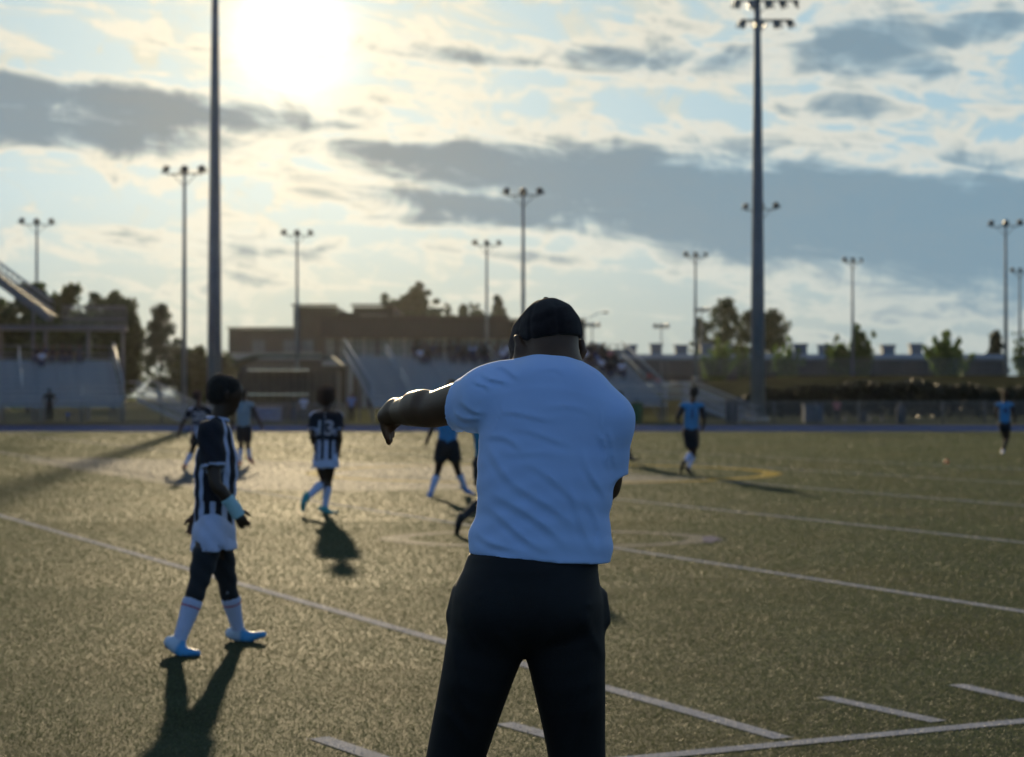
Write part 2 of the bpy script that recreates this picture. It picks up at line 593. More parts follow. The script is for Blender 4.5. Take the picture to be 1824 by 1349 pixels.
def leaf_quads(C, size, rng, flat=0.0):
    n = len(C)
    a = rng.normal(size=(n, 3)); a /= np.linalg.norm(a, axis=1)[:, None]
    b = rng.normal(size=(n, 3)); b -= (b * a).sum(1)[:, None] * a; b /= np.linalg.norm(b, axis=1)[:, None]
    s = size * rng.uniform(0.6, 1.3, n)[:, None]
    V = np.stack([C - a * s * .5, C + b * s * .28, C + a * s * .5, C - b * s * .28], 1).reshape(-1, 3)
    return V, np.arange(4 * n).reshape(-1, 4)

def tree(label, px, ytop, ybase, wpx, Y, leaf='dark', shape='round', n=4200, zb=0.0, seed=0, group='trees beyond the field', name='tree', lsz=None, clumps=70):
    rng = np.random.default_rng(seed + int(px))
    n = int(n * 2.0); clumps = int(clumps * 1.5)
    top = W(px, ytop, Y); x0 = top.x
    zc0 = W(px, ybase, Y).z               # lowest foliage
    Ht = top.z - zb; cb = max(zc0 - zb, Ht * 0.08)
    R = wpx / 2 / FPX * Y
    root = empty(name, (x0, Y, zb))
    cs, rs = [], []
    if shape in ('spray', 'round'):
        nl = 17
        for l in range(nl):              # leaders fanning out from the trunk, each with its own clumps
            az = 2 * math.pi * (l + rng.uniform(-.3, .3)) / nl * 2.0
            ht = (rng.uniform(.35, .92) if shape == 'spray' else rng.uniform(.55, 1.0)) if l else 1.0
            out = R * rng.uniform(.45, 1.0) * (1.42 - .92 * ht if shape == 'spray' else 1.25 * math.sqrt(max(.2, 1.12 - ht * ht)))
            if l == 0: out = R * .08
            e = np.array((out * math.cos(az), out * math.sin(az), cb + (Ht - cb) * ht * .97))
            t0 = rng.uniform(0, .25)
            m_ = max(4, int(clumps / nl))
            for j in range(m_):
                t = t0 + (1 - t0) * (j + rng.uniform(0, 1)) / m_
                p = np.array((e[0] * t ** .7, e[1] * t ** .7, cb + (e[2] - cb) * t))
                w_ = R * (.36 if shape == 'round' else .25) * (1.15 - (.92 if shape == 'spray' else .75) * t) * (1.0 if t > .25 else 1.15)
                cs.append(p + rng.normal(0, .35, 3) * w_ * np.array((1, 1, .6))); rs.append(w_ * rng.uniform(.7, 1.15))
    while len(cs) < clumps and not rs:
        t = rng.uniform(0, 1)
        if shape == 'column':
            r = R * min(1.0, 1.6 * (1 - t) ** 0.55) * min(1, 0.5 + 2.5 * t) * rng.uniform(0.6, 1.05)
        else:
            r = R * (1 - t) ** 0.9 * rng.uniform(0.5, 1.1) + 0.03 * R
        a = rng.uniform(0, 2 * math.pi)
        q = math.sqrt(rng.uniform(0.12, 1.0))
        cs.append((r * q * math.cos(a), r * q * math.sin(a), cb + (Ht - cb) * (t * 0.98)))
    cs = np.array(cs)
    cr = np.array(rs) if rs else R * 0.30 * rng.uniform(0.5, 1.4, len(cs))
    pick = rng.integers(0, len(cs), n)
    off = rng.normal(size=(n, 3)); off /= np.linalg.norm(off, axis=1)[:, None]
    off *= (rng.uniform(0, 1, n) ** 0.45 * cr[pick])[:, None] * np.array((1, 1, 0.8 if shape != 'spray' else 1.6))
    C = cs[pick] + off
    C = C[C[:, 2] < Ht * 1.01]
    Vq, Fq = leaf_quads(C, lsz or max(0.30, R * 0.12), rng)
    link('crown', np_mesh('crown', Vq, Fq, smooth=False), root, LEAF[leaf])
    mb = MB()
    r0 = max(0.10, Ht * 0.018)
    pts = [(0.0, 0.0, -0.1)]
    for i in range(1, 7):
        pts.append((rng.normal(0, .02) * Ht * .3, rng.normal(0, .02) * Ht * .3, Ht * 0.9 * i / 6))
    mb.tube(pts, [r0 * (1 - 0.14 * i) for i in range(7)], 8)
    for i in range(9):
        c = cs[rng.integers(0, len(cs))]
        h0 = min(c[2] * rng.uniform(0.45, 0.8), Ht * .8)
        mb.tube([(0, 0, h0), (c[0] * .5, c[1] * .5, h0 + (c[2] - h0) * .6), tuple(c)], [r0 * .4, r0 * .28, r0 * .08], 6)
    mb.build('trunk', M_bark, root)
    return tag(root, label, 'tree', group)

tree('broad dark tree rising behind the left bleachers', 50, 508, 690, 260, 178, 'dark', 'round', 10500, seed=1, clumps=170)
tree('dark rounded tree with a ragged top right of the left bleachers', 203, 518, 695, 170, 200, 'dark', 'round', 10500, seed=2, clumps=170)
tree('narrow columnar dark evergreen between the left bleachers and the tall bare pole', 286, 543, 695, 72, 200, 'needle', 'column', 5000, seed=3)
tree('low dark bushy tree between the two poles left of the building', 352, 615, 705, 150, 215, 'dark', 'round', 6000, seed=4, clumps=110)
tree('wide dark pine crown above the roof of the brown building', 733, 500, 600, 108, 345, 'needle', 'round', 4200, seed=5, clumps=60, lsz=0.7)
for i, (x, yt, w_) in enumerate(((793, 535, 52), (826, 545, 40), (850, 530, 50), (888, 527, 42))):
    tree(['small pine left of three above the building roof, nearest the wide pine', 'shortest of the pines above the building roof',
          'pine directly behind the thin lamp pole over the roof', 'pointed pine at the right end of the row above the roof'][i],
         x, yt, 600, w_, 350, 'needle', 'spray' if i % 2 == 0 else 'cone', 1500, seed=10 + i, clumps=32, lsz=0.7)
tree('tall poplar with a narrow top, left of the two near the thick pole', 1292, 532, 655, 80, 335, 'dark', 'column', 2600, zb=4.1, seed=20, clumps=60, lsz=0.65)
tree('poplar half hidden just left of the thick lamp pole', 1331, 554, 655, 72, 338, 'dark', 'column', 2200, zb=4.1, seed=21, clumps=50, lsz=0.65)
tree('dark poplar just right of the thick lamp pole', 1374, 552, 655, 80, 336, 'dark', 'column', 2400, zb=4.1, seed=22, clumps=50, lsz=0.65)
tree('slim dark tree beside the thin lamp pole left of the poplars', 1247, 566, 650, 34, 338, 'dark', 'column', 1300, zb=4.1, seed=23, clumps=36, lsz=0.65)
tree('fresh green young tree in front of the long building, below the tall poplar', 1278, 598, 680, 92, 285, 'fresh', 'spray', 2400, zb=4.1, seed=24, clumps=46)
tree('smaller fresh green tree against the thick lamp pole on its left', 1326, 610, 682, 66, 287, 'mid', 'spray', 1700, zb=4.1, seed=25, clumps=40)
tree('fresh green young tree just right of the thick lamp pole', 1402, 600, 680, 88, 285, 'fresh', 'spray', 2000, zb=4.1, seed=26, clumps=42)
tree('bushy green tree with a tall tip behind a thin lamp pole', 1522, 572, 684, 118, 283, 'mid', 'spray', 4000, zb=4.1, seed=27, clumps=70)
tree('low green tree tucked left of the bushy one', 1484, 600, 682, 58, 292, 'dark', 'spray', 1500, zb=4.1, seed=28, clumps=40)
tree('fan shaped bright green tree standing alone before the long building', 1686, 580, 682, 102, 283, 'fresh', 'spray', 3600, zb=4.1, seed=29, clumps=64)
tree('small dark pointed spruce near the right end of the long roof', 1774, 590, 668, 46, 330, 'needle', 'cone', 2000, zb=4.1, seed=30, clumps=50, lsz=0.6)
tree('green tree cut by the right edge of the picture', 1822, 580, 684, 56, 284, 'mid', 'spray', 2400, zb=4.1, seed=31, clumps=48)
tree('low dark shrub tree left of the small spruce', 1742, 630, 668, 40, 335, 'dark', 'round', 900, zb=4.1, seed=32, clumps=26, lsz=0.6)

def hedge(label, x0, x1, Y, z1, depth, n, seed):
    rng = np.random.default_rng(seed)
    root = empty('hedge', ((x0 + x1) / 2, Y, 0))
    L = x1 - x0
    C = np.stack([rng.uniform(-L / 2, L / 2, n), rng.uniform(-depth / 2, depth / 2, n), rng.uniform(0.0, 1.0, n)], 1)
    hgt = z1 * (0.9 + 0.10 * np.sin(C[:, 0] * .35 + seed) + 0.05 * np.sin(C[:, 0] * 1.7)) * np.clip((C[:, 0] + L / 2) / 6.0 + 0.25, 0, 1)
    C[:, 2] = 0.1 + C[:, 2] ** 0.6 * hgt
    Vq, Fq = leaf_quads(C, 0.34, rng)
    link('crown', np_mesh('crown', Vq, Fq, smooth=False), root, LEAF['hedge'])
    sm = MB().tube([(0, 0, 0), (.1, .05, z1 * .35), (-.1, 0, z1 * .7)], [.07, .05, .02], 6).mesh('stem')
    for k in range(int(L / 2.5)):
        link('stem', sm, root, M_bark).location.x = -L / 2 + 1.2 + k * 2.5
    return tag(root, label, 'hedge')
hedge('long nearly black hedge behind the fence on the right', 13.2, 48, 128, 2.5, 3.0, 20000, 3)

# ---------------------------------------------------------------- floodlight masts
M_pole = mat('galvanised_pole', (0.13, 0.155, 0.17), 0.6, 0.12, 1.5, metal=0.1, bump=0.05)
M_pole_dark = mat('weathered_pole', (0.05, 0.06, 0.065), 0.6, 0.15, 1.5, metal=0.1)
M_lamp = mat('lamp_housing', (0.035, 0.038, 0.042), 0.45, 0.15, 5)
M_lens = mat('lamp_glass', (0.35, 0.36, 0.36), 0.08, 0.05, 5, spec=0.8)
M_concrete = mat('concrete', (0.28, 0.27, 0.25), 0.9, 0.15, 3, bump=0.4)

def flood_meshes(r):
    """a bowl floodlight: housing with a finned back, lens, yoke (axis +Y is where it shines)"""
    n = 14
    prof = [(-1.05, .22), (-.95, .42), (-.55, .62), (0.0, .98), (.12, 1.02), (.12, .9)]
    V, F = [], []
    for y, q in prof:
        for k in range(n):
            a = 2 * math.pi * k / n
            V.append((q * r * math.cos(a), y * r, q * r * math.sin(a)))
    for i in range(len(prof) - 1):
        for k in range(n):
            k2 = (k + 1) % n
            F.append((i * n + k, (i + 1) * n + k, (i + 1) * n + k2, i * n + k2))
    F.append(tuple(range(n)))
    h = MB(); h.add(V, F, True)
    l = MB(); l.add([(.9 * r * math.cos(2 * math.pi * k / n), .06 * r, .9 * r * math.sin(2 * math.pi * k / n)) for k in range(n)], [tuple(range(n - 1, -1, -1))])
    y_ = MB(); y_.bar((-1.08 * r, -.2 * r, 0), (-1.08 * r, -.2 * r, -1.25 * r), .12 * r, .3 * r); y_.bar((1.08 * r, -.2 * r, 0), (1.08 * r, -.2 * r, -1.25 * r), .12 * r, .3 * r)
    y_.bar((-1.14 * r, -.2 * r, -1.25 * r), (1.14 * r, -.2 * r, -1.25 * r), .3 * r, .12 * r)
    return h.mesh('floodlight'), l.mesh('lens'), y_.mesh('yoke')

def add_flood(root, loc, rot, meshes):
    h, l, y = meshes
    o = link('floodlight', h, root, M_lamp); o.location = loc; o.rotation_euler = rot
    link('lens', l, o, M_lens); link('yoke', y, o, M_lamp)
    return o

SMALL = flood_meshes(0.36)
def small_mast(label, px, py, turn, zb=0.0, H=22.0, back=False):
    """slim pole with three floodlights on a short cross arm"""
    v = (707 - py) / FPX
    Y = (H - CAM_H) / v
    x = W(px, 700, Y).x
    root = empty('floodlight_mast', (x, Y, zb))
    top = H - zb
    mb = MB(); mb.tube([(0, 0, 0), (0, 0, top * .5), (0, 0, top)], [.26, .20, .13], 12)
    mb.build('pole', M_pole, root)
    MB().box((0, 0, .15), (.8, .8, .5)).build('footing', M_concrete, root)
    ca, sa = math.cos(turn), math.sin(turn)
    L = 1.65
    mb = MB()
    mb.bar((-L * ca, -L * sa, top - .35), (L * ca, L * sa, top - .35), .12)
    mb.bar((-L * .7 * ca, -L * .7 * sa, top - .35), (0, 0, top - 1.5), .06)
    mb.bar((L * .7 * ca, L * .7 * sa, top - .35), (0, 0, top - 1.5), .06)
    mb.build('cross_arm', M_pole_dark, root)
    for k in (-1, 0, 1):
        rz = turn + (math.pi if back else 0) + k * .55
        add_flood(root, (k * L * ca, k * L * sa - .1, top + .12), (-.45 if not back else -.5, 0, rz), SMALL)
    return tag(root, label, 'floodlight', 'slim three-lamp floodlight masts')

small_mast('slim floodlight mast at far left, above the left bleachers trees', 65, 395, .25)
small_mast('slim three-lamp mast just left of the tall bare pole', 328, 303, -.15)
small_mast('slim three-lamp mast right of the tall bare pole, above the left end of the building', 529, 415, .3)
small_mast('lower of two slim masts above the coach and building, in front of the pines', 867, 433, .35)
small_mast('taller of two slim masts, its pole meeting the cap of the coach', 932, 342, -.1)
small_mast('slim three-lamp mast between the coach and the thick right pole', 1239, 454, .5, 4.1)
small_mast('slim mast half hidden behind the thick right pole', 1356, 368, -.4, 2.0)
small_mast('slim mast standing before the bushy green tree', 1519, 464, .6, 4.1)
small_mast('slim mast near the right edge with its lamps leaning left', 1792, 398, -.45, 3.2)
small_mast('small mast cut by the right edge of the picture', 1817, 482, .5, 4.1)

BIG = flood_meshes(0.27)
def big_mast(label, px, Y, H, tiers):
    x = W(px, 700, Y).x
    root = empty('floodlight_mast', (x, Y, 0))
    mb = MB(); mb.tube([(0, 0, 0.3), (0, 0, 9), (0, 0, 18), (0, 0, H)], [.46, .39, .29, .15], 20)
    mb.build('pole', M_pole, root)
    mb = MB(); mb.tube([(0, 0, 0), (0, 0, .32)], [.7, .66], 16)
    mb.build('footing', M_concrete, root)
    mb = MB(); mb.tube([(0, 0, .3), (0, 0, .38)], [.64, .64], 16)
    for k in range(8):
        a = k * math.pi / 4
        mb.tube([(.56 * math.cos(a), .56 * math.sin(a), .38), (.56 * math.cos(a), .56 * math.sin(a), .5)], .035, 6)
    mb.build('base_plate', M_pole_dark, root)
    for z, xs in tiers:
        a, b = min(xs), max(xs)
        mb = MB(); mb.bar((a - .1, -.22, z), (b + .1, -.22, z), .11)
        mb.bar((0, 0, z - .9), (a * .5, -.22, z), .04); mb.bar((0, 0, z - .9), (b * .4, -.22, z), .04)
        mb.build('cross_arm', M_pole_dark, root)
        for k, q in enumerate(xs):
            add_flood(root, (q, -.3, z + .02 - .2), (-.55, 0, math.pi + .5 - .55 * k), BIG)
    return tag(root, label, 'floodlight', 'thick tapered floodlight masts')
big_mast('thick tall pole on the left, its top beyond the picture', 382, 111, 31.0, [(29.5, (-1.6, -.6, .6, 1.6)), (27.6, (-1.2, .3, 1.3))])
big_mast('thick tapered mast on the right with two tiers of lamps', 1350, 112, 28.2, [(27.6, (-1.5, .5, 1.5)), (25.55, (-1.25, -.3, .65, 1.45, 2.2)), (24.35, (-.95, .1, 1.15, 1.9))])

# ---------------------------------------------------------------- fences
M_rail = mat('fence_rail', (0.10, 0.115, 0.125), 0.7, 0.15, 4, metal=0.1)
def chain_mat():
    m = bpy.data.materials.new('chain_link'); m.use_nodes = True
    nt = m.node_tree; g = G(nt); bs = nt.nodes['Principled BSDF']
    bs.inputs['Base Color'].default_value = (.16, .17, .18, 1); bs.inputs['Roughness'].default_value = .6
    tc = g.node('ShaderNodeTexCoord'); x, y, z = g.sep(tc.outputs['Object'])
    p, q = (x + z) * 14.0, (x - z) * 14.0
    f = lambda s: g.math('ABSOLUTE', g.math('SUBTRACT', g.math('FRACT', s), .5))
    wire = g.math('GREATER_THAN', g.math('MAXIMUM', f(p), f(q)), .44)
    t = g.node('ShaderNodeBsdfTransparent'); mx = g.node('ShaderNodeMixShader')
    g.put(mx.inputs[0], wire); nt.links.new(t.outputs[0], mx.inputs[1]); nt.links.new(bs.outputs[0], mx.inputs[2])
    nt.links.new(mx.outputs[0], nt.nodes['Material Output'].inputs[0])
    return m
M_chain = chain_mat()
def fence(label, x0, x1, Y, z0, h, step):
    root = empty('fence', ((x0 + x1) / 2, Y, z0))
    L = x1 - x0
    n = max(1, round(L / step))
    pm = MB().tube([(0, 0, -.05), (0, 0, h + .06)], .045, 8).mesh('post')
    for k in range(n + 1):
        o = link('post', pm, root, M_rail); o.location.x = -L / 2 + L * k / n
    for nm, zz in (('top_rail', h), ('bottom_rail', .12)):
        MB().tube([(-L / 2, 0, zz), (L / 2, 0, zz)], .032, 8).build(nm, M_rail, root)
    MB().add([(-L / 2, .03, .1), (L / 2, .03, .1), (L / 2, .03, h), (-L / 2, .03, h)], [(0, 1, 2, 3)]).build('mesh_panel', M_chain, root)
    return tag(root, label, 'fence')
fence('low chain link fence along the track in front of the left bleachers', -36, -15.5, 106, 0, 1.15, 2.4)
fence('low chain link fence along the track left of the centre bleachers', -15.0, -9.6, 105.5, 0, 1.15, 2.4)
fence('low chain link fence along the track on the right, beside the thick mast', 10.2, 44, 106, 0, 1.25, 2.4)
fence('taller far fence on the bank in front of the long building', 12, 82, 215, 4.05, 1.9, 3.0)

# ---------------------------------------------------------------- bleachers
M_alu = mat('bleacher_aluminium', (0.26, 0.29, 0.33), 0.55, 0.1, 2, metal=0.15, bump=0.05)
M_alu2 = mat('bleacher_frame', (0.10, 0.11, 0.125), 0.6, 0.12, 2, metal=0.15)
M_tread = mat('bleacher_tread', (0.17, 0.19, 0.21), 0.6, 0.12, 2, metal=0.15)
def stand(label, corner, yaw, length, rows, z0, rise, run, aisles, name='bleachers', railL=True, railR=True):
    """aluminium bleachers; local x along the rows, y to the back, front left corner at the origin"""
    root = empty(name, corner, yaw)
    seat = MB().box((length / 2, 0, 0), (length, .26, .05)).mesh('seat_plank')
    foot = MB().box((length / 2, 0, 0), (length, .42, .05)).mesh('foot_plank')
    ris = MB().box((length / 2, 0, 0), (length, .03, rise - .07)).mesh('riser_board')
    for k in range(rows):
        y, z = k * run, z0 + k * rise
        link('foot_plank', foot, root, M_tread).location = (0, y + .15, z)
        link('seat_plank', seat, root, M_alu).location = (0, y + .52, z + .42)
        link('riser_board', ris, root, M_alu).location = (0, y + .38, z + rise / 2)
    zt, yt = z0 + rows * rise, rows * run
    n = max(2, int(length / 2.4))
    for k in range(n + 1):
        x = length * k / n * .98 + .1
        mb = MB()
        mb.bar((x, .1, 0), (x, .1, z0 - .03), .08); mb.bar((x, yt * .5, 0), (x, yt * .5, z0 + rise * rows * .5 - .08), .08); mb.bar((x, yt, 0), (x, yt, zt + .9), .08)
        mb.bar((x, .1, z0 - .08), (x, yt, zt - .08), .09); mb.bar((x, .1, .15), (x, yt * .5, z0 + rise * rows * .5 - .2), .05)
        mb.build('support_frame', M_alu2, root)
    # front walkway rail
    for zz in (z0 + .35, z0 + .75, z0 + 1.05):
        MB().tube([(0, -.45, zz), (length, -.45, zz)], .028, 8).build('front_rail', M_alu, root)
    pm = MB().tube([(0, -.45, 0), (0, -.45, z0 + 1.05)], .03, 8).mesh('rail_post')
    for k in range(n + 1):
        link('rail_post', pm, root, M_alu).location.x = length * k / n
    MB().box((length / 2, -.2, z0 - .02), (length, .5, .06)).build('walkway', M_tread, root)
    MB().box((length / 2, -.44, z0 - .12), (length, .04, .2)).build('fascia', M_alu, root)
    # back rail
    for zz in (zt + .45, zt + .9):
        MB().tube([(0, yt, zz), (length, yt, zz)], .03, 8).build('back_rail', M_alu2, root)
    # end guards: sloping rails with balusters
    for on, x in ((railL, -.05), (railR, length + .05)):
        if not on: continue
        for dz in (.35, 1.15):
            MB().tube([(x, -.4, z0 + dz), (x, yt, zt + dz)], .045, 8).build('guard_rail', M_alu, root)
        bal = MB().bar((x, 0, .3), (x, 0, 1.15), .04).mesh('baluster')
        for k in range(rows * 2):
            o = link('baluster', bal, root, M_alu2); o.location = (0, (k + .5) * run / 2, z0 + (k + .5) * rise / 2)
    for x in aisles:
        for k in range(rows - 2):
            pass
        for dz in (.55, .95):
            MB().tube([(x, .3, z0 + dz), (x, yt * .42, z0 + rise * rows * .42 + dz)], .04, 8).build('aisle_rail', M_alu, root)
            MB().tube([(x, yt * .52, z0 + rise * rows * .52 + dz), (x, yt * .95, z0 + rise * rows * .95 + dz)], .04, 8).build('aisle_rail', M_alu, root)
        for q in (.02, .42, .52, .95):
            MB().bar((x, yt * q + .3 * (q < .1), z0 + rise * rows * q), (x, yt * q + .3 * (q < .1), z0 + rise * rows * q + .95), .05).build('rail_post', M_alu, root)
    return tag(root, label, 'bleachers')
YAW = math.radians(17)
c_org = W(662, 752, 112); c_org.z = 0
C_STAND = stand('centre aluminium bleachers with spectators behind the coach', c_org, YAW, 19.0, 10, 1.15, .30, .78, (2.6, 9.5, 15.0))
l_org = W(218, 752, 111.5); l_org.z = 0
l_org = l_org - Vector((math.cos(YAW), math.sin(YAW), 0)) * 12.0
L_STAND = stand('left aluminium bleachers with a blue-grey look at the picture edge', l_org, YAW, 12.0, 9, 1.15, .30, .78, (6.2, ))

def ramp(label, a, b, zt, w, steps):
    """an access stair descending from the bleachers' end, with white balustrades"""
    a, b = Vector(a), Vector(b)
    d = (b - a); L = d.length
    root = empty('access_stair', a, math.atan2(d.y, d.x))
    tm = MB().box((0, 0, 0), (L / steps * 1.1, w, .05)).mesh('tread')
    for k in range(steps):
        link('tread', tm, root, M_tread).location = (L * (k + .5) / steps, 0, zt * (1 - (k + .5) / steps))
    for y in (-w / 2 - .05, w / 2 + .05):
        MB().bar((0, y, zt - .08), (L, y, .05), .06, .22).build('stringer', M_alu, root)
        for dz in (.5, 1.0):
            MB().tube([(-.9, y, zt + dz), (0, y, zt + dz), (L, y, dz), (L + .4, y, dz)], .03, 8).build('hand_rail', M_alu, root)
        bm_ = MB().bar((0, y, 0), (0, y, 1.0), .035).mesh('baluster')
        for k in range(22):
            link('baluster', bm_, root, M_alu).location = (L * k / 21, 0, zt * (1 - k / 21))
    return tag(root, label, 'stairs')
r0 = C_STAND.location + Vector((math.cos(YAW), math.sin(YAW), 0)) * 19.4 + Vector((0, 0, 0))
def gxy(px, Y, z=0.0):
    p = W(px, 700, Y); return Vector((p.x, Y, z))
ramp('pale access stair with balusters descending right from the centre bleachers', gxy(1228, 113.5), gxy(1332, 110.2), 1.45, 1.3, 9)
MB_ = MB()
lo = empty('stair_landing', gxy(1180, 114.5), 0.0)
MB().box((0, 0, 1.42), (3.4, 1.5, .08)).build('deck', M_tread, lo)
for y in (-.75, .75):
    for dz in (.5, 1.0):
        MB().tube([(-1.7, y, 1.45 + dz), (1.7, y, 1.45 + dz)], .03, 8).build('hand_rail', M_alu, lo)
    bm_ = MB().bar((0, y, 1.45), (0, y, 2.45), .04).mesh('baluster')
    for k in range(14):
        link('baluster', bm_, lo, M_alu).location.x = -1.65 + k * .254
for x in (-1.6, 0, 1.6):
    for y in (-.7, .7):
        MB().bar((x, y, 0), (x, y, 1.4), .08).build('leg', M_alu2, lo)
tag(lo, 'stair landing with white balusters at the right end of the centre bleachers', 'stairs')
ramp('pale access stair beside the right end of the left bleachers', gxy(262, 113), gxy(345, 109.6), 1.45, 1.3, 8)

# raised viewing platform behind the left bleachers
pf = empty('viewing_platform', gxy(70, 124), math.radians(10))
MB().box((0, 0, 6.15), (11.5, 2.6, .28)).build('deck', M_alu2, pf)
for x in (-5.5, -2.6, .4, 3.2, 5.5):
    for y in (-1.1, 1.1):
        MB().bar((x, y, 0), (x, y, 6.0), .13).build('leg', M_alu2, pf)
for y in (-1.25, 1.25):
    for z in (6.8, 7.6):
        MB().tube([(1.5, y, z), (5.7, y, z)], .035, 8).build('hand_rail', M_alu2, pf)
    bm_ = MB().bar((0, y, 6.28), (0, y, 7.6), .045).mesh('baluster')
    for k in range(16):
        link('baluster', bm_, pf, M_alu2).location.x = 1.55 + k * .275
tag(pf, 'grey viewing platform on posts above the left bleachers', 'platform')
us = empty('upper_stair', gxy(10, 122), 0.0)
a0 = W(-40, 470, 122) - us.location; a1 = W(92, 568, 122) - us.location
for y in (-.5, .5):
    o_ = Vector((0, y, 0))
    MB().bar(a0 + o_, a1 + o_, .12, .55).build('stringer', M_alu2, us)
    for dz in (.6, 1.15):
        u_ = Vector((0, 0, dz))
        MB().tube([a0 + o_ + u_, a1 + o_ + u_], .04, 8).build('hand_rail', M_alu, us)
    for k in range(15):
        p = a0.lerp(a1, k / 14) + o_
        MB().bar(p, p + Vector((0, 0, 1.15)), .04).build('baluster', M_alu2, us)
for k in range(14):
    p = a0.lerp(a1, (k + .5) / 14)
    MB().box(p, (.38, .95, .05)).build('tread', M_tread, us)
for q in (.15, .75):
    p = a0.lerp(a1, q)
    MB().bar((p.x, 0, -us.location.z), (p.x, 0, p.z), .14).build('leg', M_alu2, us)
tag(us, 'steep metal stair with railings climbing out of the picture at upper left', 'stairs')

# ---------------------------------------------------------------- buildings
M_brick = mat('brown_brick', (0.050, 0.046, 0.041), 0.9, 0.15, 0.5, bump=0.2, bscale=5)
M_brick2 = mat('dark_cladding', (0.018, 0.018, 0.019), 0.9, 0.12, 0.6)
M_trim = mat('pale_trim', (0.24, 0.245, 0.24), 0.7, 0.1, 1)
M_glass = mat('window_glass', (0.10, 0.115, 0.125), 0.12, 0.25, 0.4, spec=0.7)
M_steel = mat('white_steel', (0.28, 0.32, 0.37), 0.6, 0.08, 0.3)
M_roofbox = mat('roof_unit', (0.12, 0.15, 0.18), 0.7, 0.1, 0.6)
M_wall_dark = mat('charcoal_wall', (0.028, 0.030, 0.035), 0.85, 0.2, 0.3)

def big_building():
    Y = 262.0
    X_ = lambda px: (px - 912) / FPX * Y
    Z_ = lambda py: W(912, py, Y).z
    root = empty('rec_centre_building', (X_(720), Y, 0))
    ox = X_(720)
    def blk(nm, p0, p1, yt, yb, m, d0=0.0, d1=30.0, zb=None):
        z0 = 0.0 if zb is None else zb
        return MB().span((X_(p0) - ox, d0, z0), (X_(p1) - ox, d1, Z_(yt))).build(nm, m, root)
    blk('wall', 407, 521, 587, 0, M_brick, 0.0, 26)
    blk('wall', 521, 598, 546, 0, M_brick, 1.2, 27)
    blk('wall', 598, 626, 556, 0, M_brick2, 3.0, 27)
    blk('wall', 626, 700, 546, 0, M_brick, 2.2, 27)
    blk('wall', 700, 1042, 571, 0, M_brick, 4.0, 30)
    # deep dark fascia over the glazed front
    zf0, zf1 = Z_(603), Z_(568)
    MB().span((X_(575) - ox, -3.2, zf0), (X_(906) - ox, 3.99, zf1)).build('fascia', M_brick2, root)
    MB().span((X_(906) - ox, -.6, Z_(620)), (X_(1041) - ox, 3.98, Z_(572))).build('fascia', M_brick2, root)
    for p0, p1, yt in ((406, 520, 586), (520.5, 598, 545), (626, 699, 545), (575, 905, 567), (906, 1042, 570.5)):
        MB().span((X_(p0) - ox - .1, -3.35 if yt == 567 else -.75, Z_(yt) + .02), (X_(p1) - ox + .1, 2.0, Z_(yt) + .22)).build('coping', M_brick2, root)
    # window wall: piers, glass, mullions
    p = 580
    k = 0
    while p < 1030:
        x0, x1 = X_(p) - ox, X_(p + 24) - ox
        wn = MB().span((x0, -.30, Z_(642)), (x1 - .5, -.24, zf0 - .05)).build('window', M_glass, root)
        for q in (.33, .66):
            xx = x0 + (x1 - .5 - x0) * q
            MB().bar((xx, -.36, Z_(642)), (xx, -.36, zf0 - .05), .12).build('mullion', M_trim, wn)
        MB().bar((x0, -.36, Z_(622)), (x1 - .5, -.36, Z_(622)), .10).build('transom', M_trim, wn)
        MB().span((x1 - .5, -.7, 0), (x1, -.05, zf0 - .02)).build('pier', M_trim if k % 3 else M_brick, root)
        p += 24; k += 1
    MB().span((X_(575) - ox, -1.2, Z_(652)), (X_(1041) - ox, -.02, Z_(643))).build('sill_band', M_trim, root)
    # left wing details: two recessed windows and a pale band
    for p0 in (450, 505, 536):
        wn = MB().span((X_(p0) - ox, -.10, Z_(626)), (X_(p0 + 22) - ox, -.04, Z_(606))).build('window', M_glass, root)
        MB().span((X_(p0) - ox - .1, -.16, Z_(627.2)), (X_(p0 + 22) - ox + .1, -.02, Z_(626))).build('sill', M_trim, wn)
    MB().span((X_(409) - ox, -.14, Z_(641)), (X_(573) - ox, -.03, Z_(629))).build('pale_band', M_trim, root)
    o = MB().span((X_(640) - ox, 1.2, Z_(566)), (X_(688) - ox, 2.1, Z_(560))).build('roof_edge', M_trim, root)
    for p0 in (700, 990):
        MB().span((X_(p0) - ox, 8, Z_(570)), (X_(p0 + 34) - ox, 14, Z_(560))).build('roof_unit', M_brick2, root)
    return tag(root, 'large brown brick building with stepped flat roof and glazed front', 'building')
big_building()

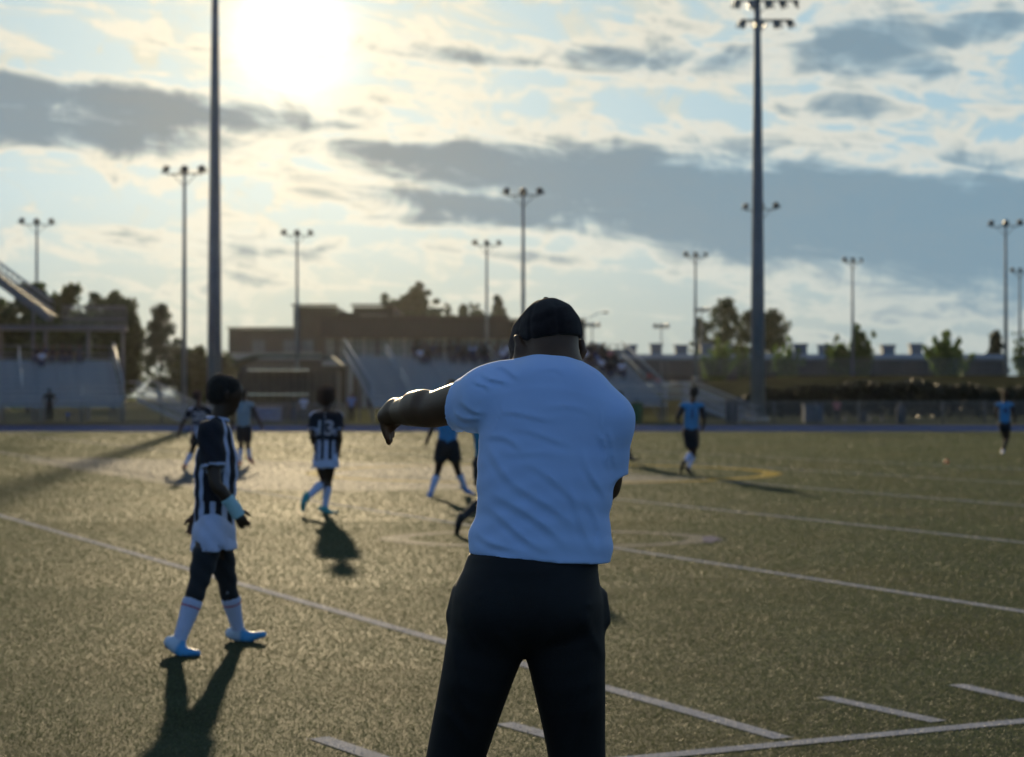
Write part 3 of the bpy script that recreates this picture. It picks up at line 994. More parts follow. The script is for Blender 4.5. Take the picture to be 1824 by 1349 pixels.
def long_building():
    Y = 305.0
    X_ = lambda px: (px - 912) / FPX * Y
    Z_ = lambda py: W(912, py, Y).z
    ox = X_(1400)
    root = empty('long_building', (ox, Y, 3.9))
    zz = lambda py: Z_(py) - 3.9
    x0, x1 = X_(1042) - ox, X_(1786) - ox
    n = 24
    for k in range(n):
        a, b = x0 + (x1 - x0) * k / n, x0 + (x1 - x0) * (k + 1) / n
        MB().span((a + .04, (k % 2) * .06, -.2), (b - .04, 18, zz(641.5))).build('wall_panel', M_wall_dark, root)
    MB().span((x0 - .3, -.5, zz(641)), (x1 + .3, 20, zz(631.5))).build('roof_fascia', M_steel, root)
    MB().span((x0 - .3, 6, zz(631.4)), (X_(1130) - ox, 20, zz(621))).build('roof_step', M_roofbox, root)
    for k, p in enumerate((1062, 1126, 1172, 1217, 1262, 1300, 1432, 1476, 1540, 1590, 1640)):
        w_ = 20 if k % 3 else 22
        u = MB().span((X_(p) - ox - X_(912 + w_ / 2), 3, zz(631.3)), (X_(p) - ox + X_(912 + w_ / 2), 5, zz(617 if k % 2 else 615))).build('roof_ventilator', M_roofbox, root)
        MB().span((X_(p) - ox - X_(912 + w_ / 2) - .2, 2.8, zz(617 if k % 2 else 615) + .02), (X_(p) - ox + X_(912 + w_ / 2) + .2, 5.2, zz(617 if k % 2 else 615) + .35)).build('ventilator_cap', M_roofbox, u)
    return tag(root, 'long low charcoal building with a pale roof edge and square roof ventilators', 'building')
long_building()

# low dark kiosk left of the centre bleachers
kx = gxy(512, 128)
k_ = empty('kiosk', kx)
M_kiosk = mat('dark_timber', (0.045, 0.038, 0.03), 0.7, 0.25, 2)
M_shiny = mat('polished_strip', (0.5, 0.46, 0.38), 0.22, 0.08, 2, metal=0.8)
M_awn = mat('pale_green_awning', (0.10, 0.125, 0.10), 0.9, 0.12, 1, trans=0.1, spec=0.1)
kb = lambda py: W(912, py, 128).z
hw = 88 / FPX * 128
for k in range(14):
    a = -hw + 2 * hw * k / 14
    MB().span((a + .01, (k % 2) * .02, 0), (a + 2 * hw / 14 - .01, 3.2, kb(662))).build('wall_board', M_kiosk, k_)
V = []
for i in range(11):
    t = i / 10
    xx = -hw * 1.12 + 2.2 * hw * t
    zz = kb(650) + (kb(632) - kb(650)) * min(1.0, t * 5.0, (1 - t) * 9.0) ** .7
    V += [(xx, -.3, zz), (xx, 3.6, zz), (xx, -.3, zz - .12), (xx, 3.6, zz - .12)]
F = []
for i in range(10):
    b = 4 * i
    F += [(b, b + 4, b + 5, b + 1), (b + 2, b + 3, b + 7, b + 6), (b, b + 2, b + 6, b + 4), (b + 1, b + 5, b + 7, b + 3)]
MB().add(V, F).build('awning_roof', M_awn, k_)
for py in (659, 703):
    MB().box((-.55, -.42, kb(py)), (2 * hw * .62, .55, .14)).build('counter_strip', M_shiny, k_)
tag(k_, 'low dark kiosk with a pale rounded roof and two shiny counters', 'kiosk')

# small street lamps over the roofs
def street_lamp(label, px, py, Y, reach, twin=False):
    z = W(px, py, Y).z
    root = empty('street_lamp', gxy(px, Y))
    if twin:
        MB().tube([(0, 0, 0), (0, 0, z)], [.14, .09], 10).build('pole', M_pole, root)
        MB().bar((-.9, 0, z), (.9, 0, z), .08).build('cross_arm', M_pole_dark, root)
        for s in (-.9, 0, .9):
            add_flood(root, (s, -.1, z + .15), (-.4, 0, math.pi + s * .5), SMALL)
    else:
        MB().tube([(-reach, 0, 0), (-reach, 0, z - 1.6), (-reach * .75, 0, z - .7), (-reach * .3, 0, z - .1), (0, 0, z)], [.13, .09, .06, .05, .05], 10).build('pole', M_pole, root)
        mb = MB(); mb.tube([(-.1, 0, z), (.35, 0, z + .03), (.8, 0, z)], [.07, .15, .06], 10)
        mb.build('lamp_head', M_lamp, root)
    return tag(root, label, 'street lamp')
street_lamp('curved street lamp just right of the cap of the coach', 1075, 557, 255, 2.6)
street_lamp('small multi-lamp post right of the curved street lamp', 1055, 580, 280, 0, True)
street_lamp('small leaning multi-lamp post above the ventilators of the long roof', 1178, 582, 285, 0, True)
street_lamp('small multi-lamp post right of the slim mast above the poplars', 1250, 553, 290, 0, True)

# things along the fence
M_bin = mat('bin_plastic', (0.035, 0.04, 0.05), 0.9, 0.15, 4, spec=0.1)
M_bin_green = mat('bin_green', (0.02, 0.07, 0.035), 0.9, 0.15, 4, spec=0.1)
M_bin_grey = mat('box_grey', (0.08, 0.10, 0.13), 0.9, 0.15, 3, spec=0.1)
def bin_(label, px, Y, m, r=.3, h=.95):
    root = empty('litter_bin', gxy(px, Y))
    MB().tube([(0, 0, 0), (0, 0, .05), (0, 0, h)], [r * .8, r * .84, r], 14).build('body', m, root)
    MB().tube([(0, 0, h), (0, 0, h + .05), (0, 0, h + .13)], [r * 1.06, r * 1.06, r * .55], 14).build('lid', m, root)
    tag(root, label, 'bin')
bin_('dark litter bin at the foot of the access stair', 1303, 109, M_bin, .42, 1.25)
bin_('green litter bin under the front of the centre bleachers', 1134, 109.5, M_bin_green, .4, 1.1)
bin_('dark litter bin behind the fence in the middle of the right side', 1605, 108.5, M_bin)
bin_('small dark bin behind the fence near the person in pink', 1538, 109, M_bin, .24, .6)
def bench(label, px, Y, L, m):
    root = empty('bench', gxy(px, Y))
    for k in range(2):
        MB().box((0, -.14 + .28 * k, .45), (L, .22, .05)).build('seat_plank', m, root)
    for x in (-L * .4, L * .4):
        MB().bar((x, -.2, 0), (x, -.2, .43), .06).build('leg', M_alu2, root); MB().bar((x, .2, 0), (x, .2, .43), .06).build('leg', M_alu2, root)
    tag(root, label, 'bench')
bench('low dark bench behind the fence right of the person in pink', 1517, 109.5, 1.0, M_bin)
bench('second dark bench behind the fence, left of the litter bin', 1560, 110.5, .9, M_bin)
eb = empty('equipment_box', gxy(1448, 108.5))
MB().box((0, 0, .52), (1.1, .8, 1.0)).build('body', M_bin_grey, eb)
MB().box((0, 0, 1.06), (1.2, .9, .08)).build('lid', M_bin_grey, eb)
MB().box((0, -.42, .8), (.3, .04, .06)).build('handle', M_bin, eb)
tag(eb, 'grey equipment box behind the fence right of the thick mast', 'box')
tb = empty('folding_table', gxy(480, 108))
M_cloth = mat('blue_cloth', (0.14, 0.16, 0.27), 0.85, 0.15, 3)
MB().box((0, 0, .95), (1.5, .8, .05)).build('table_top', M_cloth, tb)
MB().box((0, -.42, .55), (1.5, .03, .78)).build('table_cloth', M_cloth, tb)
for x in (-.65, .65):
    MB().bar((x, .3, 0), (x, .3, .92), .05).build('leg', M_alu2, tb)
tag(tb, 'table under a blue cloth behind the fence left of the person in white', 'table')
cone_ = empty('training_cone', GP(1686, 826))
M_cone = mat('orange_cone', (0.6, 0.12, 0.03), 0.5)
MB().tube([(0, 0, .0), (0, 0, .05), (0, 0, .10)], [.07, .05, .02], 14).build('body', M_cone, cone_)
tag(cone_, 'small orange marker cone lying on the far right of the pitch', 'cone')

# ---------------------------------------------------------------- implicit surfaces for people and clothes
def _n3(v):
    return np.array((v[0], v[1], v[2]), dtype=np.float64)

class Sdf:
    """smoothly blended tapered capsules, cut and hollowed, turned into one continuous surface"""
    def __init__(self):
        self.p, self.cuts, self.carve = [], [], []
    def cap(self, a, b, ra, rb=None, k=.03, flat=None, cut=None):
        """flat = (axis, factor): thickness along axis is multiplied by factor; cut = (point, normal) keeps the inner side"""
        self.p.append((_n3(a), _n3(b), ra, ra if rb is None else rb, k, None if flat is None else (_n3(Vector(flat[0]).normalized()), flat[1]),
                       None if cut is None else [(_n3(c[0]), _n3(Vector(c[1]).normalized())) for c in cut]))
        return self
    def chain(self, pts, rad, k=.03, flat=None, cut=None, sub=4):
        """one limb along several points: smooth path, radius flowing from point to point, no bulge where the pieces meet"""
        P = [_n3(p) for p in pts]; n = len(P)
        Q, R = [], []
        for i in range(n - 1):
            p0, p1, p2, p3 = P[max(i - 1, 0)], P[i], P[i + 1], P[min(i + 2, n - 1)]
            r0, r1, r2, r3 = rad[max(i - 1, 0)], rad[i], rad[i + 1], rad[min(i + 2, n - 1)]
            for j in range(sub):
                t = j / sub
                cr = lambda a, b, c, d: .5 * (2 * b + (c - a) * t + (2 * a - 5 * b + 4 * c - d) * t * t + (3 * b - a - 3 * c + d) * t ** 3)
                Q.append(.35 * (p1 + (p2 - p1) * t) + .65 * cr(p0, p1, p2, p3)); R.append(cr(r0, r1, r2, r3))
        Q.append(P[-1]); R.append(rad[-1])
        self.p.append((Q, R, k, None if flat is None else (_n3(Vector(flat[0]).normalized()), flat[1]),
                       None if cut is None else [(_n3(c[0]), _n3(Vector(c[1]).normalized())) for c in cut]))
        return self
    def ball(self, c, r, k=.03, flat=None):
        return self.cap(c, c, r, r, k, flat)
    @staticmethod
    def _d(P, pr):
        if len(pr) == 5:
            Q, R, k, flat, cut = pr
            D = None
            for i in range(len(Q) - 1):
                d = Sdf._d(P, (Q[i], Q[i + 1], R[i], R[i + 1], k, flat, None))
                D = d if D is None else np.minimum(D, d)
            if cut is not None:
                for c, n in cut:
                    D = np.maximum(D, (P - c) @ n)
            return D
        a, b, ra, rb, k, flat, cut = pr
        if flat is not None:
            n, s = flat
            q = 1 / s - 1
            P2 = P + n * ((P - a) @ n)[:, None] * q
            b2 = b + n * ((b - a) @ n) * q
        else:
            P2, b2 = P, b
        ab = b2 - a
        L = ab @ ab
        v = P2 - a
        if L < 1e-12:
            d = np.sqrt((v * v).sum(1)) - ra
        else:
            t = np.clip(v @ ab / L, 0, 1)
            w = v - t[:, None] * ab
            d = np.sqrt((w * w).sum(1)) - (ra + (rb - ra) * t)
        if flat is not None:
            d = d * (0.5 + 0.5 * flat[1])
        if cut is not None:
            for c, n in cut:
                d = np.maximum(d, (P - c) @ n)
        return d
    def eval(self, P):
        D = None
        for pr in self.p:
            d = self._d(P, pr)
            if D is None:
                D = d
            else:
                k = pr[4] if len(pr) > 5 else pr[2]
                h = np.maximum(k - np.abs(D - d), 0) / k
                D = np.minimum(D, d) - h * h * k * .25
        for c, n in self.cuts:
            D = np.maximum(D, (P - _n3(c)) @ _n3(Vector(n).normalized()))
        for pr in self.carve:
            D = np.maximum(D, -self._d(P, pr))
        return D
    def hollow(self, a, b, ra, rb=None, flat=None):
        self.carve.append((_n3(a), _n3(b), ra, ra if rb is None else rb, .01, None if flat is None else (_n3(Vector(flat[0]).normalized()), flat[1]), None))
        return self
    def bounds(self):
        lo, hi = np.full(3, 1e9), np.full(3, -1e9)
        for pr in self.p:
            if len(pr) == 5:
                pts, r = np.array(pr[0]), max(pr[1]) + .02
            else:
                pts, r = np.array((pr[0], pr[1])), max(pr[2], pr[3]) + .02
            lo = np.minimum(lo, pts.min(0) - r); hi = np.maximum(hi, pts.max(0) + r)
        return lo, hi
    def surface(self, h, warp=None):
        lo, hi = self.bounds()
        n = np.ceil((hi - lo) / h).astype(int) + 2
        gx, gy, gz = [lo[i] - h + h * np.arange(n[i] + 1) for i in range(3)]
        Xg = np.stack(np.meshgrid(gx, gy, gz, indexing='ij'), -1).reshape(-1, 3)
        # coarse pass first: only the blocks near the surface are evaluated finely
        q = 4
        shp = (len(gx), len(gy), len(gz))
        cx, cy, cz = [g_[0] + h * q * np.arange(-(-(len(g_) - 1) // q) + 1) for g_ in (gx, gy, gz)]
        C = self.eval(np.stack(np.meshgrid(cx, cy, cz, indexing='ij'), -1).reshape(-1, 3)).reshape(len(cx), len(cy), len(cz))
        mn = None
        for i in (0, 1):
            for j in (0, 1):
                for k in (0, 1):
                    a_ = C[i:len(cx) - 1 + i, j:len(cy) - 1 + j, k:len(cz) - 1 + k]
                    mn = np.abs(a_) if mn is None else np.minimum(mn, np.abs(a_))
        near_b = mn < h * q * 1.5 + .012
        bi = [np.minimum(np.arange(n_) // q, m_ - 1) for n_, m_ in zip(shp, near_b.shape)]
        fine_m = near_b[np.ix_(*bi)].ravel()
        sg = C[:-1, :-1, :-1][np.ix_(*bi)].ravel()
        D = np.where(sg < 0, -1.0, 1.0)
        Pf = Xg[fine_m]
        Df = self.eval(Pf)
        if warp is not None:
            m = np.abs(Df) < .05
            Df[m] += warp(Pf[m])
        D[fine_m] = Df
        D = D.reshape(shp)
        o = np.array((gx[0], gy[0], gz[0]))
        nx, ny, nz = D.shape
        cor = [(i, j, k) for i in (0, 1) for j in (0, 1) for k in (0, 1)]
        sub = lambda c: D[c[0]:nx - 1 + c[0], c[1]:ny - 1 + c[1], c[2]:nz - 1 + c[2]]
        cnt = sum((sub(c) < 0).astype(np.int8) for c in cor)
        act = (cnt > 0) & (cnt < 8)
        ii = np.argwhere(act)
        idx = np.full(act.shape, -1); idx[act] = np.arange(len(ii))
        vals = {c: sub(c)[act] for c in cor}
        acc = np.zeros((len(ii), 3)); num = np.zeros(len(ii))
        for c in cor:
            for ax in range(3):
                if c[ax] == 0:
                    e = list(c); e[ax] = 1; e = tuple(e)
                    da, db = vals[c], vals[e]
                    cr = (da < 0) != (db < 0)
                    t = np.where(cr, da / np.where(cr, da - db, 1), 0)
                    p = np.array(c, float)[None, :] + t[:, None] * (np.array(e, float) - np.array(c, float))[None, :]
                    acc += np.where(cr[:, None], p, 0); num += cr
        Vv = (acc / num[:, None] + ii) * h + o
        S = D < 0
        Fs = []
        for ax in range(3):
            u, w = (ax + 1) % 3, (ax + 2) % 3
            sl0 = [slice(None)] * 3; sl1 = [slice(None)] * 3
            sl0[ax] = slice(0, -1); sl1[ax] = slice(1, None)
            a, b = S[tuple(sl0)], S[tuple(sl1)]
            e = np.argwhere(a != b)
            e = e[(e[:, u] > 0) & (e[:, w] > 0) & (e[:, u] < D.shape[u] - 1) & (e[:, w] < D.shape[w] - 1)]
            if not len(e): continue
            ins = a[tuple(e.T)]
            def cell(du, dw):
                q = e.copy(); q[:, u] -= du; q[:, w] -= dw
                return idx[tuple(q.T)]
            quad = np.stack([cell(1, 1), cell(0, 1), cell(0, 0), cell(1, 0)], 1)
            quad[~ins] = quad[~ins][:, ::-1]
            Fs.append(quad)
        return Vv, np.concatenate(Fs)

def smooth_mesh(V, F, it=1, lam=.5):
    for _ in range(it):
        acc = np.zeros_like(V); n = np.zeros(len(V))
        for i in range(4):
            a, b = F[:, i], F[:, (i + 1) % 4]
            np.add.at(acc, a, V[b]); np.add.at(acc, b, V[a]); np.add.at(n, a, 1); np.add.at(n, b, 1)
        V = V + lam * (acc / n[:, None] - V)
    return V

def sdf_obj(name, sdf, h, root, m, it=1, warp=None, attrs=None):
    V, F = sdf.surface(h, warp)
    if it: V = smooth_mesh(V, F, it)
    me = np_mesh(name, V - _n3(root.location), F)
    if attrs is not None:
        for k, arr in attrs(V).items():
            at = me.attributes.new(k, 'FLOAT', 'POINT')
            at.data.foreach_set('value', np.ascontiguousarray(arr, dtype=np.float32))
    return link(name, me, root, m)

# ---------------------------------------------------------------- clothing and skin materials
def skin_mat(name, col):
    m = mat(name, col, 0.5, 0.12, 18, bump=0.08, bscale=220, spec=0.32)
    return m
SKIN = skin_mat('deep_brown_skin', (0.040, 0.021, 0.012))
SKIN2 = skin_mat('brown_skin', (0.10, 0.055, 0.032))
HAIR = mat('black_hair', (0.012, 0.009, 0.007), 0.75, 0.3, 60, bump=0.9, bscale=150, trans=0.1)
HAIR_B = mat('brown_hair', (0.055, 0.026, 0.012), 0.7, 0.3, 60, bump=0.9, bscale=120, trans=0.3)
def cloth(name, col, trans=0.12, var=0.06, rough=0.85):
    return mat(name, col, rough, var, 9, bump=0.10, bscale=260, spec=0.25, trans=trans, sheen=0.15)
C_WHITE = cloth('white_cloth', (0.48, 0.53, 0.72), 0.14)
C_BLACK = cloth('black_cloth', (0.016, 0.017, 0.020), 0.02)
C_BIB = cloth('blue_bib', (0.055, 0.26, 0.52), 0.22)
C_TEAL = cloth('teal_bib', (0.035, 0.22, 0.36), 0.2)
C_PALEBIB = cloth('pale_bib', (0.22, 0.30, 0.36), 0.2)
C_NUM_W = cloth('white_print', (0.30, 0.32, 0.38), 0.0)
C_NUM_D = cloth('dark_print', (0.02, 0.035, 0.09), 0.0)
C_RED = cloth('red_trim', (0.35, 0.03, 0.06), 0.05)
C_GAUZE = cloth('pale_blue_bandage', (0.36, 0.56, 0.60), 0.1)
BOOT_BLACK = mat('black_boot', (0.018, 0.018, 0.02), 0.45, 0.1, 12)
BOOT_TEAL = mat('teal_boot', (0.03, 0.26, 0.27), 0.4, 0.1, 12)
BOOT_RED = mat('red_boot', (0.30, 0.05, 0.04), 0.4, 0.1, 12)
BOOT_BLUE = mat('blue_boot', (0.08, 0.2, 0.45), 0.4, 0.1, 12)

def striped(name, n, side_dark=0.0, back_dark=0.0, base=(0.014, 0.015, 0.022), pale=(0.46, 0.51, 0.70)):
    """black and white vertical stripes around the trunk, dark sleeves with a pale hem (coordinates carried by the mesh)"""
    m = bpy.data.materials.new(name); m.use_nodes = True
    nt = m.node_tree; g = G(nt); bs = nt.nodes['Principled BSDF']
    at = lambda k: X(g, [setattr(q := g.node('ShaderNodeAttribute'), 'attribute_name', k), q][1].outputs['Fac'])
    th, hv, sl, hem = at('theta'), at('height'), at('sleeve'), at('hem')
    st = g.math('GREATER_THAN', g.math('SINE', th * float(n) + 0.5), 0.08)
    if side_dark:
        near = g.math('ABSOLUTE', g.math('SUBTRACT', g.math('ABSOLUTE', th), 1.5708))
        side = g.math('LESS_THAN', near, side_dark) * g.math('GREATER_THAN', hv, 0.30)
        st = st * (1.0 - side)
    if back_dark:
        bk = g.math('GREATER_THAN', g.math('ABSOLUTE', th), 3.1416 - back_dark) * g.math('GREATER_THAN', hv, 0.40)
        st = st * (1.0 - bk)
    st = st * (1.0 - sl)
    st = g.math('MAXIMUM', st, hem)
    tc = g.node('ShaderNodeTexCoord')
    nz = g.noise(tc.outputs['Object'], 8, 4, .5)
    c = g.mix(st, base, pale)
    c = g.scale(c, nz * 0.3 + 0.85)
    nt.links.new(c, bs.inputs['Base Color']); bs.inputs['Roughness'].default_value = .8; bs.inputs['Specular IOR Level'].default_value = .25
    b = g.node('ShaderNodeBump'); b.inputs['Strength'].default_value = .15; b.inputs['Distance'].default_value = .02
    g.put(b.inputs['Height'], g.noise(tc.outputs['Object'], 30, 4, .5)); nt.links.new(b.outputs[0], bs.inputs['Normal'])
    t = g.node('ShaderNodeBsdfTranslucent'); nt.links.new(c, t.inputs[0])
    mx = g.node('ShaderNodeMixShader'); mx.inputs[0].default_value = .14
    nt.links.new(bs.outputs[0], mx.inputs[1]); nt.links.new(t.outputs[0], mx.inputs[2]); nt.links.new(mx.outputs[0], nt.nodes['Material Output'].inputs[0])
    return m
C_STRIPE = striped('striped_jersey', 9, 0.0, 1.15)
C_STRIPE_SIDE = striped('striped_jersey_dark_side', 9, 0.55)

# ---------------------------------------------------------------- figure builder
UP = Vector((0, 0, 1))
def lerp(a, b, t): return a + (b - a) * t

def head_prims(S, c, up, f, s, ears=True):
    sd = f.cross(up).normalized()
    S.cap(c + up * .030 * s - f * .030 * s, c + up * .035 * s + f * .025 * s, .089 * s, .082 * s, .02, (sd, .86))
    S.cap(c - up * .075 * s + f * .055 * s, c - up * .015 * s + f * .040 * s, .046 * s, .066 * s, .03, (sd, .92))      # jaw, cheeks
    S.cap(c - up * .012 * s + f * .100 * s, c + up * .018 * s + f * .092 * s, .015 * s, .010 * s, .016)                # nose
    S.cap(c - up * .052 * s + f * .098 * s - sd * .014 * s, c - up * .052 * s + f * .098 * s + sd * .014 * s, .011 * s, None, .012)   # lips
    S.cap(c + up * .038 * s + f * .088 * s - sd * .03 * s, c + up * .038 * s + f * .088 * s + sd * .03 * s, .013 * s, None, .02)      # brow
    if ears:
        for q in (-1, 1):
            e = c + sd * q * .080 * s - f * .008 * s
            S.cap(e + up * .018 * s - f * .006 * s, e - up * .022 * s + f * .004 * s, .021 * s, .013 * s, .006, (sd, .45))

def hand_prims(S, wr, hd, s, out, curl=.35, k=.006):
    """palm, four unequal bent fingers, thumb; out = unit vector the back of the hand faces"""
    d = (hd - wr).normalized()
    out = (out - d * out.dot(d)).normalized()
    sd = d.cross(out).normalized()
    L = .185 * s
    S.cap(wr, wr + d * L * .42, .026 * s, .034 * s, .02, (out, .6))
    for i, (o, ln) in enumerate(((-.030, .40), (-.010, .46), (.011, .43), (.030, .34))):
        b = wr + d * L * .46 + sd * o * s
        m = b + (d * math.cos(curl) - out * math.sin(curl)) * L * ln * .5
        e = m + (d * math.cos(curl * 2.2) - out * math.sin(curl * 2.2)) * L * ln * .5
        S.cap(b, m, .0098 * s, .0088 * s, k); S.cap(m, e, .0088 * s, .0072 * s, k)
    b = wr + d * L * .15 - sd * .026 * s
    m = b + (d * .75 - sd * .55 - out * .3).normalized() * L * .24
    e = m + (d * .95 - sd * .1 - out * .3).normalized() * L * .18
    S.cap(b, m, .014 * s, .011 * s, .012); S.cap(m, e, .011 * s, .008 * s, k)

def torso_frame(J):
    sd = (J['shR'] - J['shL']); sd.normalize()
    hip = (J['hipL'] + J['hipR']) / 2
    up = (J['neck'] - hip).normalized()
    fr = up.cross(sd).normalized()           # towards the chest
    sd = fr.cross(up).normalized()
    return sd, up, fr, hip

def make_person(J, s=1.0, face=None, outfit=None, label='', group=None, vox=.018, root_at=None, fine_hands=False):
    """J: joint positions in the world (head neck shL shR elL elR wrL wrR hdL hdR hipL hipR knL knR anL anR toeL toeR)"""
    O = dict(top='plain', top_mat=C_BIB, sleeve=.62, sleeve_mat=None, shorts=C_BLACK, short_len=.72, sock=C_WHITE, boot=BOOT_BLACK, hair='short',
             hair_mat=HAIR, skin=SKIN, top_drop=.02, number=None, num_mat=C_NUM_D, long_sleeve=False, trousers=False, width=1.0, depth=1.0, short_r=.108, skirt=0.0, skirt_w=1.0, leggings=None, sleeve_r=.066)
    O.update(outfit or {})
    sd, up, fr, hip = torso_frame(J)
    low = min(J['anL'].z, J['anR'].z)
    base = root_at or Vector(((J['anL'].x + J['anR'].x) / 2, (J['anL'].y + J['anR'].y) / 2, 0))
    root = empty('person', base)
    hu = (J['head'] - J['neck']).normalized()
    face = (face or fr).copy(); face = (face - hu * face.dot(hu)).normalized()
    wd = O['width']
    # body
    B = Sdf()
    B.cap(hip, lerp(hip, J['neck'], .75), .105 * s * wd, .125 * s * wd, .04, (fr, .66))
    B.cap(J['neck'] - up * .03 * s, J['head'] - hu * .03 * s, .056 * s, .052 * s, .03)
    head_prims(B, J['head'], hu, face, s)
    for q in 'LR':
        B.cap(lerp(J['neck'], J['sh' + q], .35) - up * .02 * s, J['sh' + q], .05 * s, .052 * s, .03)
        sh_, el_, wr_ = J['sh' + q], J['el' + q], J['wr' + q]
        B.chain([sh_, lerp(sh_, el_, .5), el_, lerp(el_, wr_, .3), wr_], [.050 * s, .047 * s, .038 * s, .042 * s, .027 * s], .02)
        if fine_hands:
            hand_prims(B, J['wr' + q], J['hd' + q], s, (sd if q == 'R' else -sd))
        else:
            B.cap(J['wr' + q], lerp(J['wr' + q], J['hd' + q], .5), .028 * s, .034 * s, .02)
        hp_, kn_, an_ = J['hip' + q], J['kn' + q], J['an' + q]
        B.chain([hp_, lerp(hp_, kn_, .45), kn_, lerp(kn_, an_, .28), lerp(kn_, an_, .65), an_], [.088 * s, .080 * s, .054 * s, .058 * s, .044 * s, .035 * s], .02)
    body = sdf_obj('body', B, (min(vox, .016) if vox < .03 else .022) if not fine_hands else .009, root, O['skin'], 1)
    if not fine_hands:       # separate fingers, joined to the same mesh
        bm = bmesh.new(); bm.from_mesh(body.data)
        mb = MB()
        for q in 'LR':
            w, h = J['wr' + q] - base, J['hd' + q] - base
            d = (h - w).normalized(); o_ = (sd if q == 'R' else -sd); o_ = (o_ - d * o_.dot(d)).normalized(); x_ = d.cross(o_)
            for i, ln in enumerate((.085, .095, .09, .072)):
                b = w + d * .085 * s + x_ * (.027 - .018 * i) * s
                mb.tube([b, b + (d * .95 - o_ * .2) * ln * s * .5, b + (d * .8 - o_ * .5) * ln * s], [.0105 * s, .0095 * s, .006 * s], 6)
            b = w + d * .03 * s + x_ * .02 * s
            mb.tube([b, b + (d * .7 + x_ * .6) * .045 * s, b + (d + x_ * .35) * .075 * s], [.014 * s, .011 * s, .007 * s], 6)
        tm = mb.mesh('tmp'); bm.from_mesh(tm); bpy.data.meshes.remove(tm)
        bm.to_mesh(body.data); bm.free()
    # hair
    if O['hair']:
        Hs = Sdf()
        c = J['head']
        if O['hair'] == 'afro':
            Hs.cap(c + hu * .045 * s - face * .035 * s, c + hu * .065 * s, .128 * s, .118 * s, .03); Hs.ball(c - hu * .01 * s - face * .06 * s, .105 * s, .03)
        elif O['hair'] == 'high':
            Hs.cap(c + hu * .075 * s - face * .02 * s, c + hu * .085 * s + face * .03 * s, .088 * s, .075 * s, .03); Hs.ball(c + hu * .02 * s - face * .042 * s, .088 * s, .03)
        else:
            Hs.cap(c + hu * .042 * s - face * .034 * s, c + hu * .050 * s + face * .016 * s, .088 * s, .077 * s, .02); Hs.ball(c - hu * .000 * s - face * .042 * s, .079 * s, .02)
        Hs.hollow(c + face * .13 * s - hu * .08 * s, c + face * .11 * s, .085 * s)
        amp = .016 if O['hair'] != 'short' else .009
        sdf_obj('hair', Hs, min(vox, .014), root, O['hair_mat'], 0, warp=lambda P: amp * np.sin(P[:, 0] * 190) * np.sin(P[:, 1] * 170 + 1) * np.sin(P[:, 2] * 180))
    # top
    T = Sdf()
    chest = lerp(hip, J['neck'], .62)
    cutp = hip - up * O['top_drop'] * s
    T.chain([hip - up * (O['top_drop'] + .06) * s, lerp(hip, J['neck'], .25), chest, lerp(hip, J['neck'], .86)], [.158 * s * wd, .150 * s * wd, .160 * s * wd, .110 * s * wd], .05, (fr, .72 * O['depth']))
    for q in 'LR':
        T.cap(lerp(J['neck'], J['sh' + q], .3) - up * .015 * s, J['sh' + q], .062 * s, .066 * s, .05)
        if O['sleeve'] > 0:
            e = lerp(J['sh' + q], J['el' + q], O['sleeve'])
            ax = (J['el' + q] - J['sh' + q]).normalized()
            if O['long_sleeve']:
                T.cap(J['sh' + q], J['el' + q], .064 * s, .052 * s, .03)
                T.cap(J['el' + q], J['wr' + q], .052 * s, .040 * s, .03)
            else:
                T.cap(J['sh' + q], e, O['sleeve_r'] * s, (O['sleeve_r'] + .002) * s, .04, None, [(e - ax * .004, ax)])
                T.hollow(e - ax * .03 * s, e + ax * .1, (O['sleeve_r'] - .020) * s)
    T.hollow(J['neck'] + up * .012 * s, J['neck'] + up * .1 * s, .060 * s, .07 * s)
    T.cuts.append((cutp, -up))
    T.hollow(cutp - up * .1 * s, cutp + up * .02 * s, .138 * s * wd, None, (fr, .72 * O['depth']))
    ctr = hip
    def attrs(V):
        q = V - _n3(ctr)
        a, b = q @ _n3(sd), q @ _n3(fr)
        th = np.arctan2(a, b / .7)
        hv = (q @ _n3(up)) / (J['neck'] - hip).length
        sl = np.zeros(len(V)); hem = np.zeros(len(V))
        if not O['long_sleeve']:
            for k in 'LR':
                A, E = _n3(J['sh' + k]), _n3(lerp(J['sh' + k], J['el' + k], O['sleeve']))
                t = (V - A) @ (E - A) / ((E - A) @ (E - A))
                dd = np.linalg.norm(V - A - np.clip(t, 0, 1)[:, None] * (E - A), axis=1)
                m = (t > .12) & (dd < (O['sleeve_r'] + .022) * s)
                sl[m] = 1
                hem[(t > .90) & (dd < (O['sleeve_r'] + .022) * s)] = 1
        return dict(theta=th, height=hv, sleeve=sl, hem=hem)
    wr_ = lambda P: .004 * np.sin(P[:, 2] * 55 + 3 * np.sin(P[:, 0] * 14) + P[:, 0] * 30) * s
    top = sdf_obj('jersey' if O['top'] != 'coat' else 'shirt', T, vox if vox < .014 else min(vox, .016), root, O['top_mat'], 1, warp=wr_, attrs=attrs)
    if O['sleeve_mat'] is not None:      # undershirt sleeves
        for q in 'LR':
            U = Sdf()
            U.cap(J['sh' + q] - up * .01, lerp(J['sh' + q], J['el' + q], .85), .070 * s, .058 * s, .02)
            sdf_obj('sleeve', U, min(vox, .016), root, O['sleeve_mat'], 1)
    # shorts or trousers
    S_ = Sdf()
    S_.cap(hip + up * .02 * s, hip - up * .03 * s, .140 * s * wd, .148 * s * wd, .05, (fr, .76 * O['depth']))
